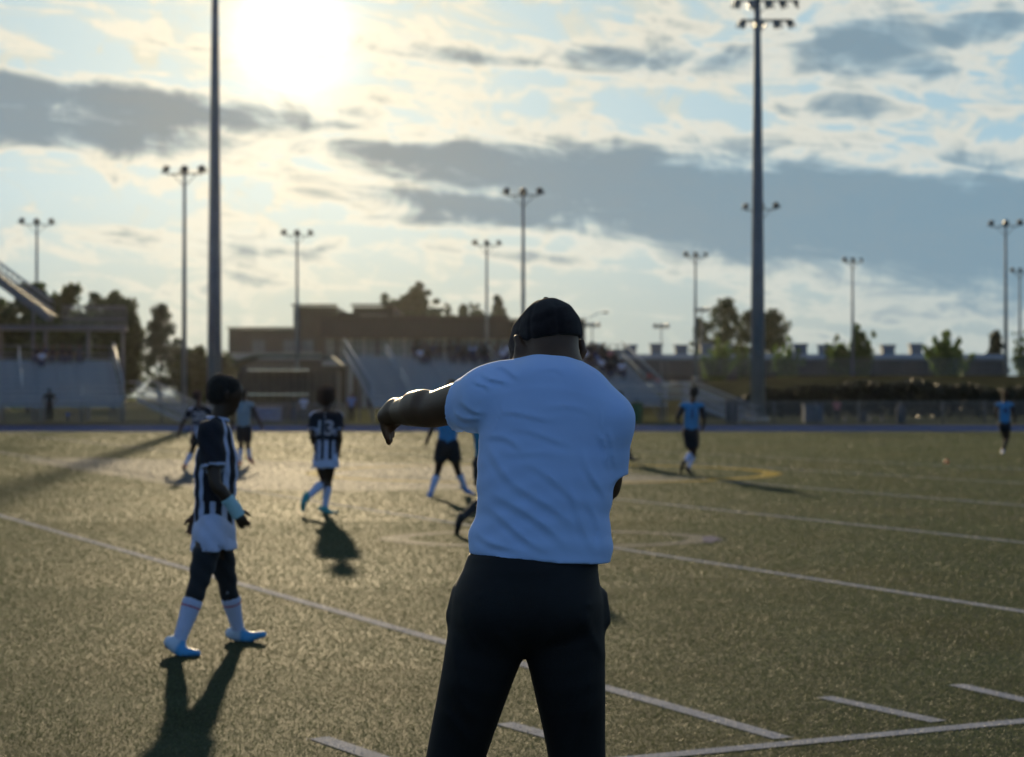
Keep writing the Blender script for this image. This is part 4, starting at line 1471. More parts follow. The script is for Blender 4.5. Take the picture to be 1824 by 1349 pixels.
    if O['skirt']:
        bot = hip - UP * O['skirt'] * s
        S_.chain([hip + up * .04 * s, hip - UP * .03 * s, bot - UP * .05], [.16 * s * wd, .225 * s * wd * O['skirt_w'], .250 * s * wd * O['skirt_w']], .03, (fr, .50 * O['depth']))
        S_.cuts.append((bot, Vector((.04, 0, -1))))
        S_.hollow(bot - UP * .12, bot - UP * .02, .226 * s * wd * O['skirt_w'], None, (fr, .50 * O['depth']))
    for q in ('' if O['skirt'] else 'LR'):
        if O['trousers']:
            S_.cap(J['hip' + q], J['kn' + q], .100 * s, .075 * s, .04); S_.cap(J['kn' + q], J['an' + q] + UP * .02 * s, .075 * s, .058 * s, .04)
        else:
            e = lerp(J['hip' + q], J['kn' + q], O['short_len']); ax = (J['kn' + q] - J['hip' + q]).normalized()
            S_.cap(J['hip' + q], e, O['short_r'] * s, O['short_r'] * s, .05, None, [(e, ax)])
            S_.hollow(e - ax * .015 * s, e + ax * .1, (O['short_r'] - .020) * s)
    sdf_obj('trousers' if O['trousers'] else ('undershirt_hem' if O['leggings'] else 'shorts'), S_, vox if vox < .014 else min(vox, .016), root, O['shorts'], 1, warp=wr_)
    if O['leggings'] is not None:
        G_ = Sdf()
        for q in 'LR':
            h_, k_, a_ = J['hip' + q], J['kn' + q], J['an' + q]
            e = lerp(k_, a_, .24); ax = (a_ - k_).normalized()
            G_.chain([h_, lerp(h_, k_, .45), k_, lerp(k_, a_, .26), lerp(k_, a_, .4)], [.070 * s, .084 * s, .061 * s, .062 * s, .058 * s], .02, None, [(e, ax)])
        sdf_obj('leggings', G_, min(vox, .011), root, O['leggings'], 1, warp=wr_)
    # socks and boots
    for q in 'LR':
        k_, a_, t_ = J['kn' + q], J['an' + q], J['toe' + q]
        if not O['trousers']:
            K = Sdf()
            sh = (a_ - k_).normalized()
            p0 = lerp(k_, a_, .22)
            K.chain([p0, lerp(k_, a_, .32), lerp(k_, a_, .65), a_], [.060 * s, .063 * s, .050 * s, .042 * s], .02, None, [(p0, -sh)])
            sdf_obj('sock', K, min(vox, .013), root, O['sock'], 1)
        f = (t_ - a_); fl = f.length; f.normalize()
        shank = (a_ - k_).normalized()
        dn = (shank - f * shank.dot(f)).normalized()
        Bt = Sdf()
        heel = a_ - f * .045 * s + dn * .035 * s
        mid = a_ + f * .07 * s + dn * .045 * s
        Bt.cap(heel, mid, .040 * s, .037 * s, .025, (dn.cross(f), .95)); Bt.cap(mid, t_ + dn * .0 * s, .038 * s, .028 * s, .03, (dn, .75)); Bt.cap(a_, a_ + dn * .03 * s, .043 * s, .04 * s, .03)
        L_ = _n3(heel); D_ = _n3(f)
        o = sdf_obj('boot', Bt, min(vox, .012), root, O['boot'], 1, attrs=lambda V: dict(along=((V - L_) @ D_) / (.25 * s)))
        if fine_hands:
            for u, side in ((.0, -.6), (.0, .6), (.10, -.8), (.10, .8), (.17, -.6), (.17, .6)):
                b = heel + f * u * s + dn.cross(f) * side * .03 * s + dn * .034 * s - base
                MB().tube([b, b + dn * .014], [.007, .005], 6).build('stud', BOOT_BLACK, o)
    if O['number']:
        txt, zc, hgt, back = O['number']
        number_on(T, root, top, txt, lerp(hip, J['neck'], zc), sd * (1 if back else -1), up, fr * (-1 if back else 1), hgt, O['num_mat'])
    tag(root, label, 'person', group)
    return root, top

def number_on(T, root, parent, txt, c, right, up, n, hgt, m, name='number'):
    """printed characters laid onto the cloth: every vertex is pushed onto the garment's surface"""
    cu = bpy.data.curves.new('txt', 'FONT'); cu.body = txt; cu.size = 1.0; cu.align_x = 'CENTER'; cu.align_y = 'CENTER'; cu.resolution_u = 3; cu.offset = .018
    to = bpy.data.objects.new('txt', cu); COL.objects.link(to)
    me = bpy.data.meshes.new_from_object(to.evaluated_get(bpy.context.evaluated_depsgraph_get()))
    bpy.data.objects.remove(to); bpy.data.curves.remove(cu)
    bm = bmesh.new(); bm.from_mesh(me)
    bmesh.ops.triangulate(bm, faces=bm.faces)
    for _ in range(2):
        bmesh.ops.subdivide_edges(bm, edges=[e for e in bm.edges if e.calc_length() > .12], cuts=1)
        bmesh.ops.triangulate(bm, faces=bm.faces)
    P = np.array([_n3(c + right * v.co.x * hgt * 1.35 + up * v.co.y * hgt * 1.35 + n * .35) for v in bm.verts])
    d = -_n3(n)
    for _ in range(40):
        P = P + d * np.maximum(T.eval(P) - .006, -.01)[:, None] * .8
    b = _n3(root.location)
    for v, p in zip(bm.verts, P):
        v.co = p - b
    bm.to_mesh(me); bm.free()
    o = link(name, me, parent, None)
    me.materials.clear(); me.materials.append(m)
    return o

def joints(Y, d, s=1.0):
    """pixel joints (px, py, depth offset) -> world joints"""
    return {k: W(v[0], v[1], Y + (v[2] if len(v) > 2 else 0.0)) for k, v in d.items()}

# ---------------------------------------------------------------- the coach in the foreground
def build_coach():
    Y = 5.0
    w = lambda px, py, dy=0.0: W(px, py, Y + dy)
    fl, fr_ = w(745, 1700), w(1050, 1700)
    root = empty('person', Vector(((fl.x + fr_.x) / 2, Y, 0)))
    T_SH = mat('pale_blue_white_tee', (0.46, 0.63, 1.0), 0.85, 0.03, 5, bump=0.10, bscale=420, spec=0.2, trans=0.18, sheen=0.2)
    T_PA = mat('black_track_trousers', (0.006, 0.006, 0.007), 0.7, 0.2, 7, bump=0.12, bscale=300, spec=0.28)
    T_CAP = mat('black_cap_wool', (0.015, 0.011, 0.012), 0.95, 0.3, 40, bump=0.5, bscale=500, spec=0.15, sheen=0.12)
    SK = skin_mat('coach_skin', (0.075, 0.037, 0.019))
    dep = Vector((0, 1, 0))
    # joints
    shL, elL, wrL = w(868, 703, .03), w(762, 733, .25), w(706, 733, .47)
    shR, elR, wrR = w(1082, 748, .0), w(1078, 866, .07), w(1005, 880, .30)
    neck = w(980, 668, .02)
    head = w(974, 617, .10)
    up = Vector((-.03, .16, 1)).normalized()
    face = Vector((-.46, .88, -.14)); face = (face - up * face.dot(up)).normalized()
    side = face.cross(up).normalized()
    # body: head, neck, arms, hands in one surface
    B = Sdf()
    B.cap(head + up * .020 - face * .024, head + up * .022 + face * .024, .0800, .074, .02, (side, .95))
    B.cap(head - up * .03 - face * .030, head - up * .06 - face * .022, .068, .062, .02)
    B.cap(head - up * .072 + face * .050, head - up * .015 + face * .040, .048, .066, .025, (side, 1.0))
    B.cap(head - up * .015 + face * .100, head + up * .016 + face * .088, .016, .010, .016)
    B.cap(head - up * .050 + face * .094 - side * .016, head - up * .050 + face * .094 + side * .016, .012, None, .012)
    B.cap(head + up * .034 + face * .082 - side * .03, head + up * .034 + face * .082 + side * .03, .013, None, .02)
    B.cap(neck - up * .07, head - up * .045 - face * .01, .078, .068, .03)
    B.cap(neck - UP * .005 - dep * .035, head - up * .080 - face * .045, .042, .024, .02)      # neck roll
    for q in (-1, 1):      # ears: rim, lobe, bowl
        e = head + side * q * .0800 - face * .004 - up * .020
        tl = side * q * .020
        B.cap(e + up * .034 - face * .012 + tl, e + up * .006 - face * .022 + tl, .0105, .0105, .005)
        B.cap(e + up * .006 - face * .022 + tl, e - up * .040 - face * .002 + tl * .3, .0105, .0095, .005)
        B.cap(e + up * .034 - face * .012 + tl, e + up * .036 + face * .010, .0105, .008, .005)
        B.cap(e + up * .016, e - up * .030, .018, .012, .006, (side, .4))
    B.cap(w(978, 700, .02), w(972, 980, 0), .12, .12, .05, (dep, .7))
    B.cap(w(940, 690, .02), shL, .055, .056, .04); B.cap(w(1020, 695, .01), shR, .055, .056, .04)
    B.chain([shL, lerp(shL, elL, .5), w(772, 730, .23), w(744, 731, .30), w(724, 732, .39), wrL], [.060, .0565, .051, .0475, .043, .031], .03)
    B.cap(w(752, 716, .25), w(738, 718, .31), .032, .030, .03)
    B.chain([shR, lerp(shR, elR, .5), elR, lerp(elR, wrR, .4), wrR], [.054, .050, .043, .046, .028], .03)
    # drooping left hand: wrist bent, fingers hanging
    hd = w(688, 776, .53)
    d = (hd - wrL).normalized()
    palm = lerp(wrL, hd, .48)
    knuck = w(692, 742, .52)
    sdv = Vector((.35, .93, .0)).normalized()        # across the knuckles, mostly along the view
    B.cap(wrL, knuck + sdv * .02, .031, .026, .025); B.cap(wrL, knuck - sdv * .02, .031, .026, .025)
    for o, ln, lean in ((-.030, .070, .10), (-.011, .082, .04), (.010, .078, .0), (.030, .060, -.03)):
        b = knuck + sdv * o
        m_ = b + Vector((-.10 + lean, .10, -.93)).normalized() * ln * .5
        e_ = m_ + Vector((.16 + lean, .0, -.97)).normalized() * ln * .48
        B.cap(b, m_, .0125, .0112, .006); B.cap(m_, e_, .0112, .0092, .005)
    b = wrL + Vector((-.008, .02, -.022)); m_ = w(706, 753, .49); e_ = w(698, 766, .51)
    B.cap(b, m_, .016, .013, .012); B.cap(m_, e_, .012, .009, .006)
    hand_prims(B, wrR, w(965, 888, .36), 1.0, Vector((0, -.3, 1)))
    sdf_obj('body', B, .0072, root, SK, 1)
    # T-shirt
    S = Sdf()
    S.cap(w(979, 700, .02), w(976, 745, .0), .105, .165, .06, (dep, .62))
    S.cap(w(976, 760, .0), w(972, 850, .0), .168, .168, .06, (dep, .68))
    S.cap(w(972, 850, .0), w(962, 1010, .0), .168, .178, .06, (dep, .74))
    S.ball(w(1048, 975, -.01), .052, .06); S.ball(w(870, 960, .0), .045, .06)
    S.cap(w(905, 700, .02), w(978, 690, .02), .066, .072, .05); S.cap(w(978, 690, .02), w(1035, 712, .01), .072, .070, .05); S.cap(w(1035, 712, .01), shR, .070, .068, .05)
    S.cap(w(905, 700, .02), shL, .068, .068, .05); S.ball(w(893, 672, .03), .034, .03)
    eL = lerp(shL, elL, .60); axL = (elL - shL).normalized(); hemL = (axL + Vector((-.25, -.2, .35))).normalized()
    S.cap(shL, w(806, 728, .15), .069, .071, .04, None, [(w(818, 720, .12), hemL)])
    S.cap(w(862, 716, .02), w(838, 742, .06), .056, .040, .04, None, [(w(826, 730, .12), (hemL + Vector((0, 0, -.9))).normalized())])
    S.hollow(w(832, 722, .10), w(760, 736, .26), .0600, .058)
    S.chain([shR, w(1084, 795, .01), w(1086, 870, .03)], [.066, .057, .050], .035, None, [(w(1100, 847, .02), Vector((.06, .0, -1)))])
    S.hollow(w(1096, 846, .05), w(1092, 900, .06), .030)
    S.cuts.append((w(1100, 848, 0), Vector((.0, .0, -1)))) if False else None
    S.hollow(neck + Vector((0, .03, .115)), neck + Vector((0, .06, .22)), .078, .09)
    S.hollow(neck + Vector((0, .10, .02)), neck + Vector((0, .2, .10)), .07, .09)
    S.cap(w(946, 675, -.048), w(1012, 680, -.048), .034, .034, .05)
    S.cap(w(960, 668, -.034), w(998, 671, -.034), .030, .030, .04)
    # sleeve hem and bottom hem
    def warp(P):
        px = 912 + P[:, 0] / P[:, 1] * FPX
        py = 707 - (P[:, 2] - CAM_H) / P[:, 1] * FPX
        D = np.zeros(len(P))
        backside = P[:, 1] < Y + .03
        for (x0, y0, x1, y1, amp, wd) in FOLDS:
            ax, ay = x1 - x0, y1 - y0
            L = math.hypot(ax, ay)
            t = ((px - x0) * ax + (py - y0) * ay) / L / L
            dn = ((px - x0) * -ay + (py - y0) * ax) / L
            dn = dn + 5 * np.sin(t * 5 + x0)
            e = (np.exp(-np.abs(dn / (wd * .75))) - .5 * np.exp(-((dn - wd * 1.3) / (wd * .7)) ** 2)) * np.clip(np.minimum(t, 1 - t) * 3, 0, 1) * 1.45
            D -= np.where(backside, amp * e, 0)
        D += .0012 * np.sin(py * .16 + 2.2 * np.sin(px * .021) + px * .03) * np.clip((py - 700) / 200, 0.2, 1)
        # hems
        zr = np.where(px > 1068, (py - (847 + (px - 1085) * .03)) * .0015, -1)
        D2 = np.where((px > 1060) & (P[:, 1] < Y + .12), zr, -1)
        return D, D2, px, py
    FOLDS = [(880, 738, 1000, 744, .0035, 6), (905, 765, 1030, 790, .003, 7), (890, 800, 1010, 815, .0025, 8), (960, 720, 1060, 735, .0025, 7),
             (862, 905, 985, 985, .006, 9), (872, 868, 1020, 978, .0065, 10), (890, 835, 1035, 950, .005, 10), (930, 822, 1050, 900, .004, 9), (1000, 850, 1068, 990, .005, 9),
             (845, 945, 930, 990, .005, 8), (1040, 800, 1078, 900, .005, 8), (1062, 770, 1092, 835, .005, 7), (1075, 762, 1106, 838, .004, 6), (1048, 880, 1074, 985, .004, 8),
             (800, 735, 858, 748, .006, 6), (812, 718, 868, 735, .004, 6), (858, 660, 905, 690, .006, 6), (880, 655, 930, 668, .005, 6), (846, 672, 872, 700, .005, 5),
             (898, 690, 874, 790, .0022, 2.2), (1078, 715, 1066, 800, .0018, 2.2), (866, 770, 935, 800, .004, 8), (862, 795, 920, 860, .004, 9), (960, 655, 1010, 668, .002, 5)]
    old = S.eval
    hem0, hem1 = w(836, 986), w(1080, 1002)
    hn = Vector((hem1 - hem0)).cross(Vector((0, 1, 0))).normalized()
    if hn.z > 0: hn = -hn
    S.cuts.append((hem0, hn))
    def warp1(P):
        return warp(P)[0]
    # cut the right sleeve at its own hem before blending
    S.p = [(pr[:6] + ([(_n3(w(1100, 847, 0)), _n3(Vector((.05, 0, -1))))],)) if i == 99 else pr for i, pr in enumerate(S.p)]
    def ev(P):
        D = old(P)
        px = 912 + P[:, 0] / P[:, 1] * FPX; py = 707 - (P[:, 2] - CAM_H) / P[:, 1] * FPX
        arm = (px > 1068 + np.clip((py - 847) * .1, 0, 14)) & (py < 905)
        return np.where(arm, np.maximum(D, (py - 847 + (px - 1100) * .05) * .00152), D)
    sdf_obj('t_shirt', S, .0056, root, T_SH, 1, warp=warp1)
    # trousers
    P_ = Sdf()
    P_.chain([w(953, 990), w(950, 1015), w(945, 1042)], [.166, .174, .186], .05, (dep, .76))
    P_.ball(w(888, 1085, -.045), .098, .05); P_.ball(w(996, 1085, -.045), .098, .05)
    kL, kR = w(806, 1372, .10), w(1030, 1372, .08)
    P_.chain([w(884, 1080), w(851, 1200, .02), kL, w(752, 1660, -.02)], [.120, .098, .079, .066], .03)
    P_.chain([w(996, 1080), w(1012, 1200, .02), kR, w(1048, 1660, -.04)], [.120, .101, .076, .066], .008)
    P_.cap(w(815, 1052, .02), w(806, 1096, .02), .012, .020, .03, (Vector((1, 0, 0)), .8)); P_.cap(w(1075, 1060, .02), w(1079, 1104, .02), .012, .018, .03, (Vector((1, 0, 0)), .8))
    FP = [(820, 1080, 850, 1160, .004, 7), (800, 1130, 830, 1240, .004, 8), (1040, 1075, 1075, 1180, .005, 7), (1030, 1090, 1050, 1160, .003, 6), (795, 1200, 850, 1290, .004, 9), (780, 1260, 850, 1330, .005, 9),
          (1060, 1190, 1030, 1290, .004, 9), (1072, 1230, 1010, 1340, .004, 9), (890, 1120, 925, 1180, .004, 8), (945, 1170, 990, 1120, .004, 8), (845, 1056, 870, 1056, .003, 3), (1040, 1072, 1062, 1074, .004, 3), (840, 1012, 1062, 1022, .003, 3)]
    def warp2(P):
        px = 912 + P[:, 0] / P[:, 1] * FPX; py = 707 - (P[:, 2] - CAM_H) / P[:, 1] * FPX
        D = np.zeros(len(P))
        for (x0, y0, x1, y1, amp, wd) in FP:
            ax, ay = x1 - x0, y1 - y0; L = math.hypot(ax, ay)
            t = ((px - x0) * ax + (py - y0) * ay) / L / L
            dn = ((px - x0) * -ay + (py - y0) * ax) / L + 4 * np.sin(t * 4 + x0)
            D -= 1.5 * amp * np.exp(-np.abs(dn / (wd * .8))) * np.clip(np.minimum(t, 1 - t) * 4, 0, 1)
        band = np.clip((1012 - py) / 4, 0, 1)
        D -= band * .002 * np.sin(px * 1.1)
        return D
    P_.cuts.append((w(950, 984), UP))
    sdf_obj('trousers', P_, .0085, root, T_PA, 1, warp=warp2)
    # cap: eight-panel flat cap pulled down, short peak to the front
    K = Sdf()
    K.cap(head + up * .042 - face * .030, head + up * .026 + face * .066, .0840, .074, .012, (side, .98))
    K.cap(head + up * .056 - face * .010, head + up * .040 + face * .050, .0755, .072, .012, (side, 1.0))
    K.cap(head + up * .020 - face * .034, head + up * .015, .0805, .0805, .012, (side, .99))
    base_n = (up * 1.0 + face * .10 - side * .08).normalized()
    K.cuts.append((head + up * .004 - face * .01, -base_n))
    K.cap(head + up * .022 + face * .080, head - up * .012 + face * .134, .060, .044, .02, (up, .28))
    ang0 = head + up * .06
    def seams(P):
        q = P - _n3(ang0)
        a = np.arctan2(q @ _n3(side), q @ _n3(face))
        return .0042 * np.exp(-((np.mod(a + .2, math.pi / 4) - math.pi / 8) / .045) ** 2) + .0010 * np.sin(q @ _n3(up) * 160 + 4 * a)
    old_k = K.eval
    cap_o = sdf_obj('flat_cap', K, .0058, root, T_CAP, 1, warp=seams)
    MB().tube([ang0 + up * .072 - face * .004 - root.location, ang0 + up * .077 - face * .004 - root.location], [.009, .006], 10).build('cap_button', T_CAP, cap_o)
    # shoes
    for a, nm in ((w(752, 1690, -.02), 'L'), (w(1048, 1690, -.04), 'R')):
        a = Vector((a.x, a.y, .085))
        f = Vector((-.25 if nm == 'L' else .15, 1, 0)).normalized()
        Sh = Sdf()
        Sh.cap(a - f * .05 - UP * .035, a + f * .10 - UP * .045, .045, .043, .03); Sh.cap(a + f * .10 - UP * .045, a + f * .18 - UP * .052, .043, .032, .03, (UP, .8)); Sh.cap(a, a - UP * .03, .045, .05, .03)
        sdf_obj('shoe', Sh, .012, root, BOOT_BLACK, 1)
    tag(root, 'coach in flat cap, pale tee and black trousers, seen from behind and pointing left', 'person')
build_coach()

# ---------------------------------------------------------------- players
# walking player in the left foreground, in profile
def two_tone_boot():
    m = bpy.data.materials.new('blue_white_boot'); m.use_nodes = True
    nt = m.node_tree; g = G(nt); bs = nt.nodes['Principled BSDF']
    n = g.node('ShaderNodeAttribute'); n.attribute_name = 'along'
    nz = g.noise(g.node('ShaderNodeTexCoord').outputs['Object'], 20, 3)
    c = g.mix(g.sstep(X(g, n.outputs['Fac']) + (nz - .5) * .1, .22, .34), (0.42, 0.50, 0.62), (0.04, 0.24, 0.48))
    nt.links.new(c, bs.inputs['Base Color']); bs.inputs['Roughness'].default_value = .55
    return m
BOOT_TWO = two_tone_boot()
J = joints(11.4, dict(head=(400, 703, -.02), neck=(388, 750, -.02), shL=(388, 772, .17), shR=(374, 772, -.20), elL=(372, 866, .24), elR=(384, 862, -.26),
    wrL=(352, 915, .20), wrR=(418, 905, -.22), hdL=(346, 935, .20), hdR=(438, 942, -.20), hipL=(386, 950, .10), hipR=(376, 950, -.10),
    knL=(406, 1045, .20), knR=(352, 1046, -.22), anL=(424, 1122, .30), anR=(319, 1142, -.30), toeL=(468, 1130, .28), toeR=(351, 1163, -.34)))
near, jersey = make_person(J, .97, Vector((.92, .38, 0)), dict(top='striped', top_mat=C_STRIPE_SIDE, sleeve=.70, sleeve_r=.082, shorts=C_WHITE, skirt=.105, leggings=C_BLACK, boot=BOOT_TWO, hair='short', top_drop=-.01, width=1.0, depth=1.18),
    'player in black and white stripes with a bandaged wrist and black leggings, walking at left', None, .011, None, True)
nb = near.location
# bandage, badge, sock bands
Bd = Sdf(); w0, w1 = lerp(J['elR'], J['wrR'], .58), lerp(J['wrR'], J['hdR'], .42)
ax = (w1 - w0).normalized()
Bd.cap(w0, J['wrR'], .043, .037, .02, None, [(w0, -ax)]); Bd.cap(J['wrR'], w1, .037, .043, .02, None, [(w1, ax)])
sdf_obj('bandage', Bd, .008, near, C_GAUZE, 1, warp=lambda P: .0015 * np.sin((P @ _n3(ax)) * 330 + P[:, 0] * 60))
for q in 'LR':
    for t in (.30, .37):
        p = lerp(J['kn' + q], J['an' + q], t); d = (J['an' + q] - J['kn' + q]).normalized()
        MB().tube([p - nb - d * .006, p - nb + d * .006], .0600, 20, caps=False).build('sock_band', C_RED, near)
for q in (-1, 1):
    fdir = Vector((.92, .38, 0)).normalized(); sdir = fdir.cross(UP)
    p = J['head'] + fdir * .079 + sdir * q * .033 + UP * .016 - nb
    mbx = MB(); mbx.tube([p - fdir * .012, p - fdir * .004, p + fdir * .004, p + fdir * .009], [.004, .0105, .011, .005], 10); mbx.build('eye', mat('eye_white', (.55, .52, .48), .25), near)
nk = J['neck'] - nb
Tk = Sdf(); Tk.cap(J['knL'], lerp(J['knL'], J['anL'], .4), .062, .062)
MB().tube([nk + Vector((.062 * math.cos(a), .062 * math.sin(a), .012 + .010 * math.cos(a + 2.6))) for a in [k * math.pi / 12 for k in range(25)]], .011, 8, caps=False).build('collar', C_WHITE, near)
number_on(Tk, near, near, 'A', lerp(J['knL'], J['anL'], .12), Vector((1, 0, 0)), UP, Vector((0, -1, 0)), .022, C_NUM_W, 'leggings_mark')
badge = Sdf(); b0 = lerp(J['shR'], J['elR'], .45)
o_ = Vector((0, -1, 0))
Tb = Sdf(); Tb.cap(J['shR'], lerp(J['shR'], J['elR'], .8), .066 * .97, .064 * .97)
number_on(Tb, near, jersey, 'M', b0, Vector((1, 0, 0)), UP, o_, .055, C_NUM_W, 'sleeve_badge')

# number 13
J = joints(24.5, dict(head=(583, 709, .02), neck=(582, 733, 0), shL=(560, 742, .03), shR=(602, 742, -.02), elL=(556, 776, -.06), elR=(605, 776, -.08), wrL=(563, 800, .10), wrR=(603, 802, .10),
    hdL=(567, 815, .14), hdR=(602, 818, .14), hipL=(572, 818, 0), hipR=(588, 818, 0), knL=(577, 857, .08), knR=(585, 857, .12), anL=(546, 888, -.30), anR=(579, 904, .05), toeL=(540, 909, -.34), toeR=(600, 913, .02)))
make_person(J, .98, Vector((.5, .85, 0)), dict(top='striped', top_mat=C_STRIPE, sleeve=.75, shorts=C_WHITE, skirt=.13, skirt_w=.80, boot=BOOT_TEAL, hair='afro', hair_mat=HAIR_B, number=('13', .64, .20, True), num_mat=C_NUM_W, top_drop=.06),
    'striped player with the number 13 and an afro, teal boots, seen from behind', None, .014)

# striped player and bib player behind the near one
J = joints(39.5, dict(head=(352, 706, 0), neck=(354, 724, 0), shL=(340, 730, 0), shR=(371, 730, .05), elL=(326, 752, -.05), elR=(384, 752, .1), wrL=(319, 772, .0), wrR=(388, 772, .1), hdL=(316, 782, 0), hdR=(388, 784, .1),
    hipL=(349, 778, 0), hipR=(362, 778, 0), knL=(342, 804, .1), knR=(366, 804, .1), anL=(330, 829, -.1), anR=(368, 829, .1), toeL=(326, 838, .05), toeR=(374, 838, .15)))
make_person(J, .98, Vector((.5, .85, 0)), dict(top='striped', top_mat=C_STRIPE, sleeve=.7, shorts=C_BLACK, short_len=.5, boot=BOOT_RED, hair='short', number=('20', .66, .20, True), num_mat=C_NUM_W),
    'striped player with red boots, half hidden behind the near player', None, .018)
J = joints(41.5, dict(head=(434, 701, 0), neck=(434, 716, 0), shL=(420, 722, 0), shR=(448, 722, 0), elL=(414, 744, 0), elR=(458, 742, 0), wrL=(414, 762, .05), wrR=(465, 757, .05), hdL=(414, 770, .08), hdR=(468, 764, .08),
    hipL=(428, 764, 0), hipR=(440, 764, 0), knL=(429, 794, .05), knR=(441, 794, .1), anL=(427, 822, 0), anR=(446, 816, .2), toeL=(424, 829, -.1), toeR=(453, 825, .2)))
make_person(J, .98, Vector((.2, 1, 0)), dict(top_mat=C_PALEBIB, sleeve=.12, shorts=C_BLACK, boot=BOOT_RED, hair='short'),
    'player in a pale bib and black shorts walking just right of the near player', None, .018)

# blue bib player under the pointing arm
J = joints(28.7, dict(head=(803, 694, 0), neck=(800, 716, 0), shL=(780, 726, 0), shR=(818, 726, 0), elL=(772, 758, .05), elR=(834, 756, .05), wrL=(762, 782, .05), wrR=(846, 776, .1), hdL=(757, 793, .05), hdR=(852, 784, .1),
    hipL=(788, 792, 0), hipR=(806, 792, 0), knL=(780, 840, .1), knR=(815, 838, .15), anL=(767, 879, -.05), anR=(828, 868, .25), toeL=(769, 889, -.20), toeR=(844, 880, .2)))
make_person(J, .98, Vector((-.2, 1, 0)), dict(top_mat=C_BIB, sleeve=.12, shorts=C_BLACK, short_len=.6, boot=BOOT_BLUE, hair='high', hair_mat=HAIR_B),
    'player in a light blue bib striding under the pointing arm of the coach', None, .015)
# teal player mostly hidden behind the coach, one leg kicked back
J = joints(21.0, dict(head=(868, 712, .1), neck=(868, 738, 0), shL=(846, 752, 0), shR=(894, 752, 0), elL=(850, 790, .18), elR=(902, 790, .05), wrL=(862, 800, .3), wrR=(908, 815, .2), hdL=(872, 800, .4), hdR=(910, 830, .25),
    hipL=(858, 826, 0), hipR=(880, 826, 0), knL=(862, 888, .10), knR=(884, 880, .3), anL=(822, 924, -.30), anR=(890, 944, .1), toeL=(812, 958, -.24), toeR=(893, 950, .30)))
make_person(J, .98, Vector((0, 1, 0)), dict(top_mat=C_TEAL, sleeve=.3, shorts=C_BLACK, short_len=.6, sock=C_BLACK, boot=BOOT_BLACK, hair='short'),
    'player in a teal bib hidden behind the coach, one black boot kicked back', None, .015)
# player behind the coach on the right: head and one foot show
J = joints(43.0, dict(head=(1104, 706, 0), neck=(1101, 719, 0), shL=(1087, 726, 0), shR=(1114, 724, 0), elL=(1083, 745, 0), elR=(1112, 745, .1), wrL=(1086, 760, .1), wrR=(1104, 758, .2), hdL=(1088, 768, .1), hdR=(1098, 764, .25),
    hipL=(1092, 765, 0), hipR=(1105, 765, 0), knL=(1090, 794, .1), knR=(1113, 788, .1), anL=(1084, 820, 0), anR=(1124, 814, .0), toeL=(1088, 826, -.1), toeR=(1138, 819, -.05)))
make_person(J, .95, Vector((.6, .8, 0)), dict(top_mat=C_BIB, sleeve=.3, shorts=C_BLACK, sock=C_BLACK, boot=BOOT_BLACK, hair='short'),
    'player hidden behind the right arm of the coach, only a dark boot showing beside it', None, .018)
# running bib player
J = joints(37.0, dict(head=(1236, 702, 0), neck=(1233, 718, 0), shL=(1216, 724, 0), shR=(1249, 724, 0), elL=(1206, 746, -.12), elR=(1254, 746, -.1), wrL=(1208, 752, .15), wrR=(1253, 760, .12), hdL=(1209, 752, .25), hdR=(1252, 764, .2),
    hipL=(1224, 770, 0), hipR=(1237, 770, 0), knL=(1231, 806, .12), knR=(1236, 808, .10), anL=(1218, 824, -.28), anR=(1226, 834, .0), toeL=(1212, 842, -.22), toeR=(1236, 845, .10)))
make_person(J, .95, Vector((.1, 1, 0)), dict(top_mat=C_BIB, sleeve=.10, sleeve_mat=C_BLACK, shorts=C_BLACK, short_len=.72, boot=BOOT_BLACK, hair='high', number=('1', .62, .22, True)),
    'running player in a blue bib with dark sleeves, left of the thick right mast', 'players in blue bibs running away', .016)
J = joints(50.5, dict(head=(1790, 705, 0), neck=(1789, 717, 0), shL=(1777, 722, 0), shR=(1801, 722, 0), elL=(1773, 738, -.05), elR=(1806, 738, -.05), wrL=(1774, 742, .2), wrR=(1808, 750, .05), hdL=(1776, 743, .3), hdR=(1807, 755, .1),
    hipL=(1785, 757, 0), hipR=(1794, 757, 0), knL=(1790, 782, .15), knR=(1795, 781, .05), anL=(1790, 790, .45), anR=(1787, 802, .0), toeL=(1789, 799, .5), toeR=(1785, 808, -.1)))
make_person(J, .93, Vector((-.1, 1, 0)), dict(top_mat=C_BIB, sleeve=.10, sleeve_mat=C_BLACK, shorts=C_BLACK, short_len=.45, sock=C_BLACK, boot=BOOT_BLUE, hair='high', hair_mat=HAIR_B, number=('4', .62, .22, True)),
    'player in a blue bib with number 4, running at the far right', 'players in blue bibs running away', .018)

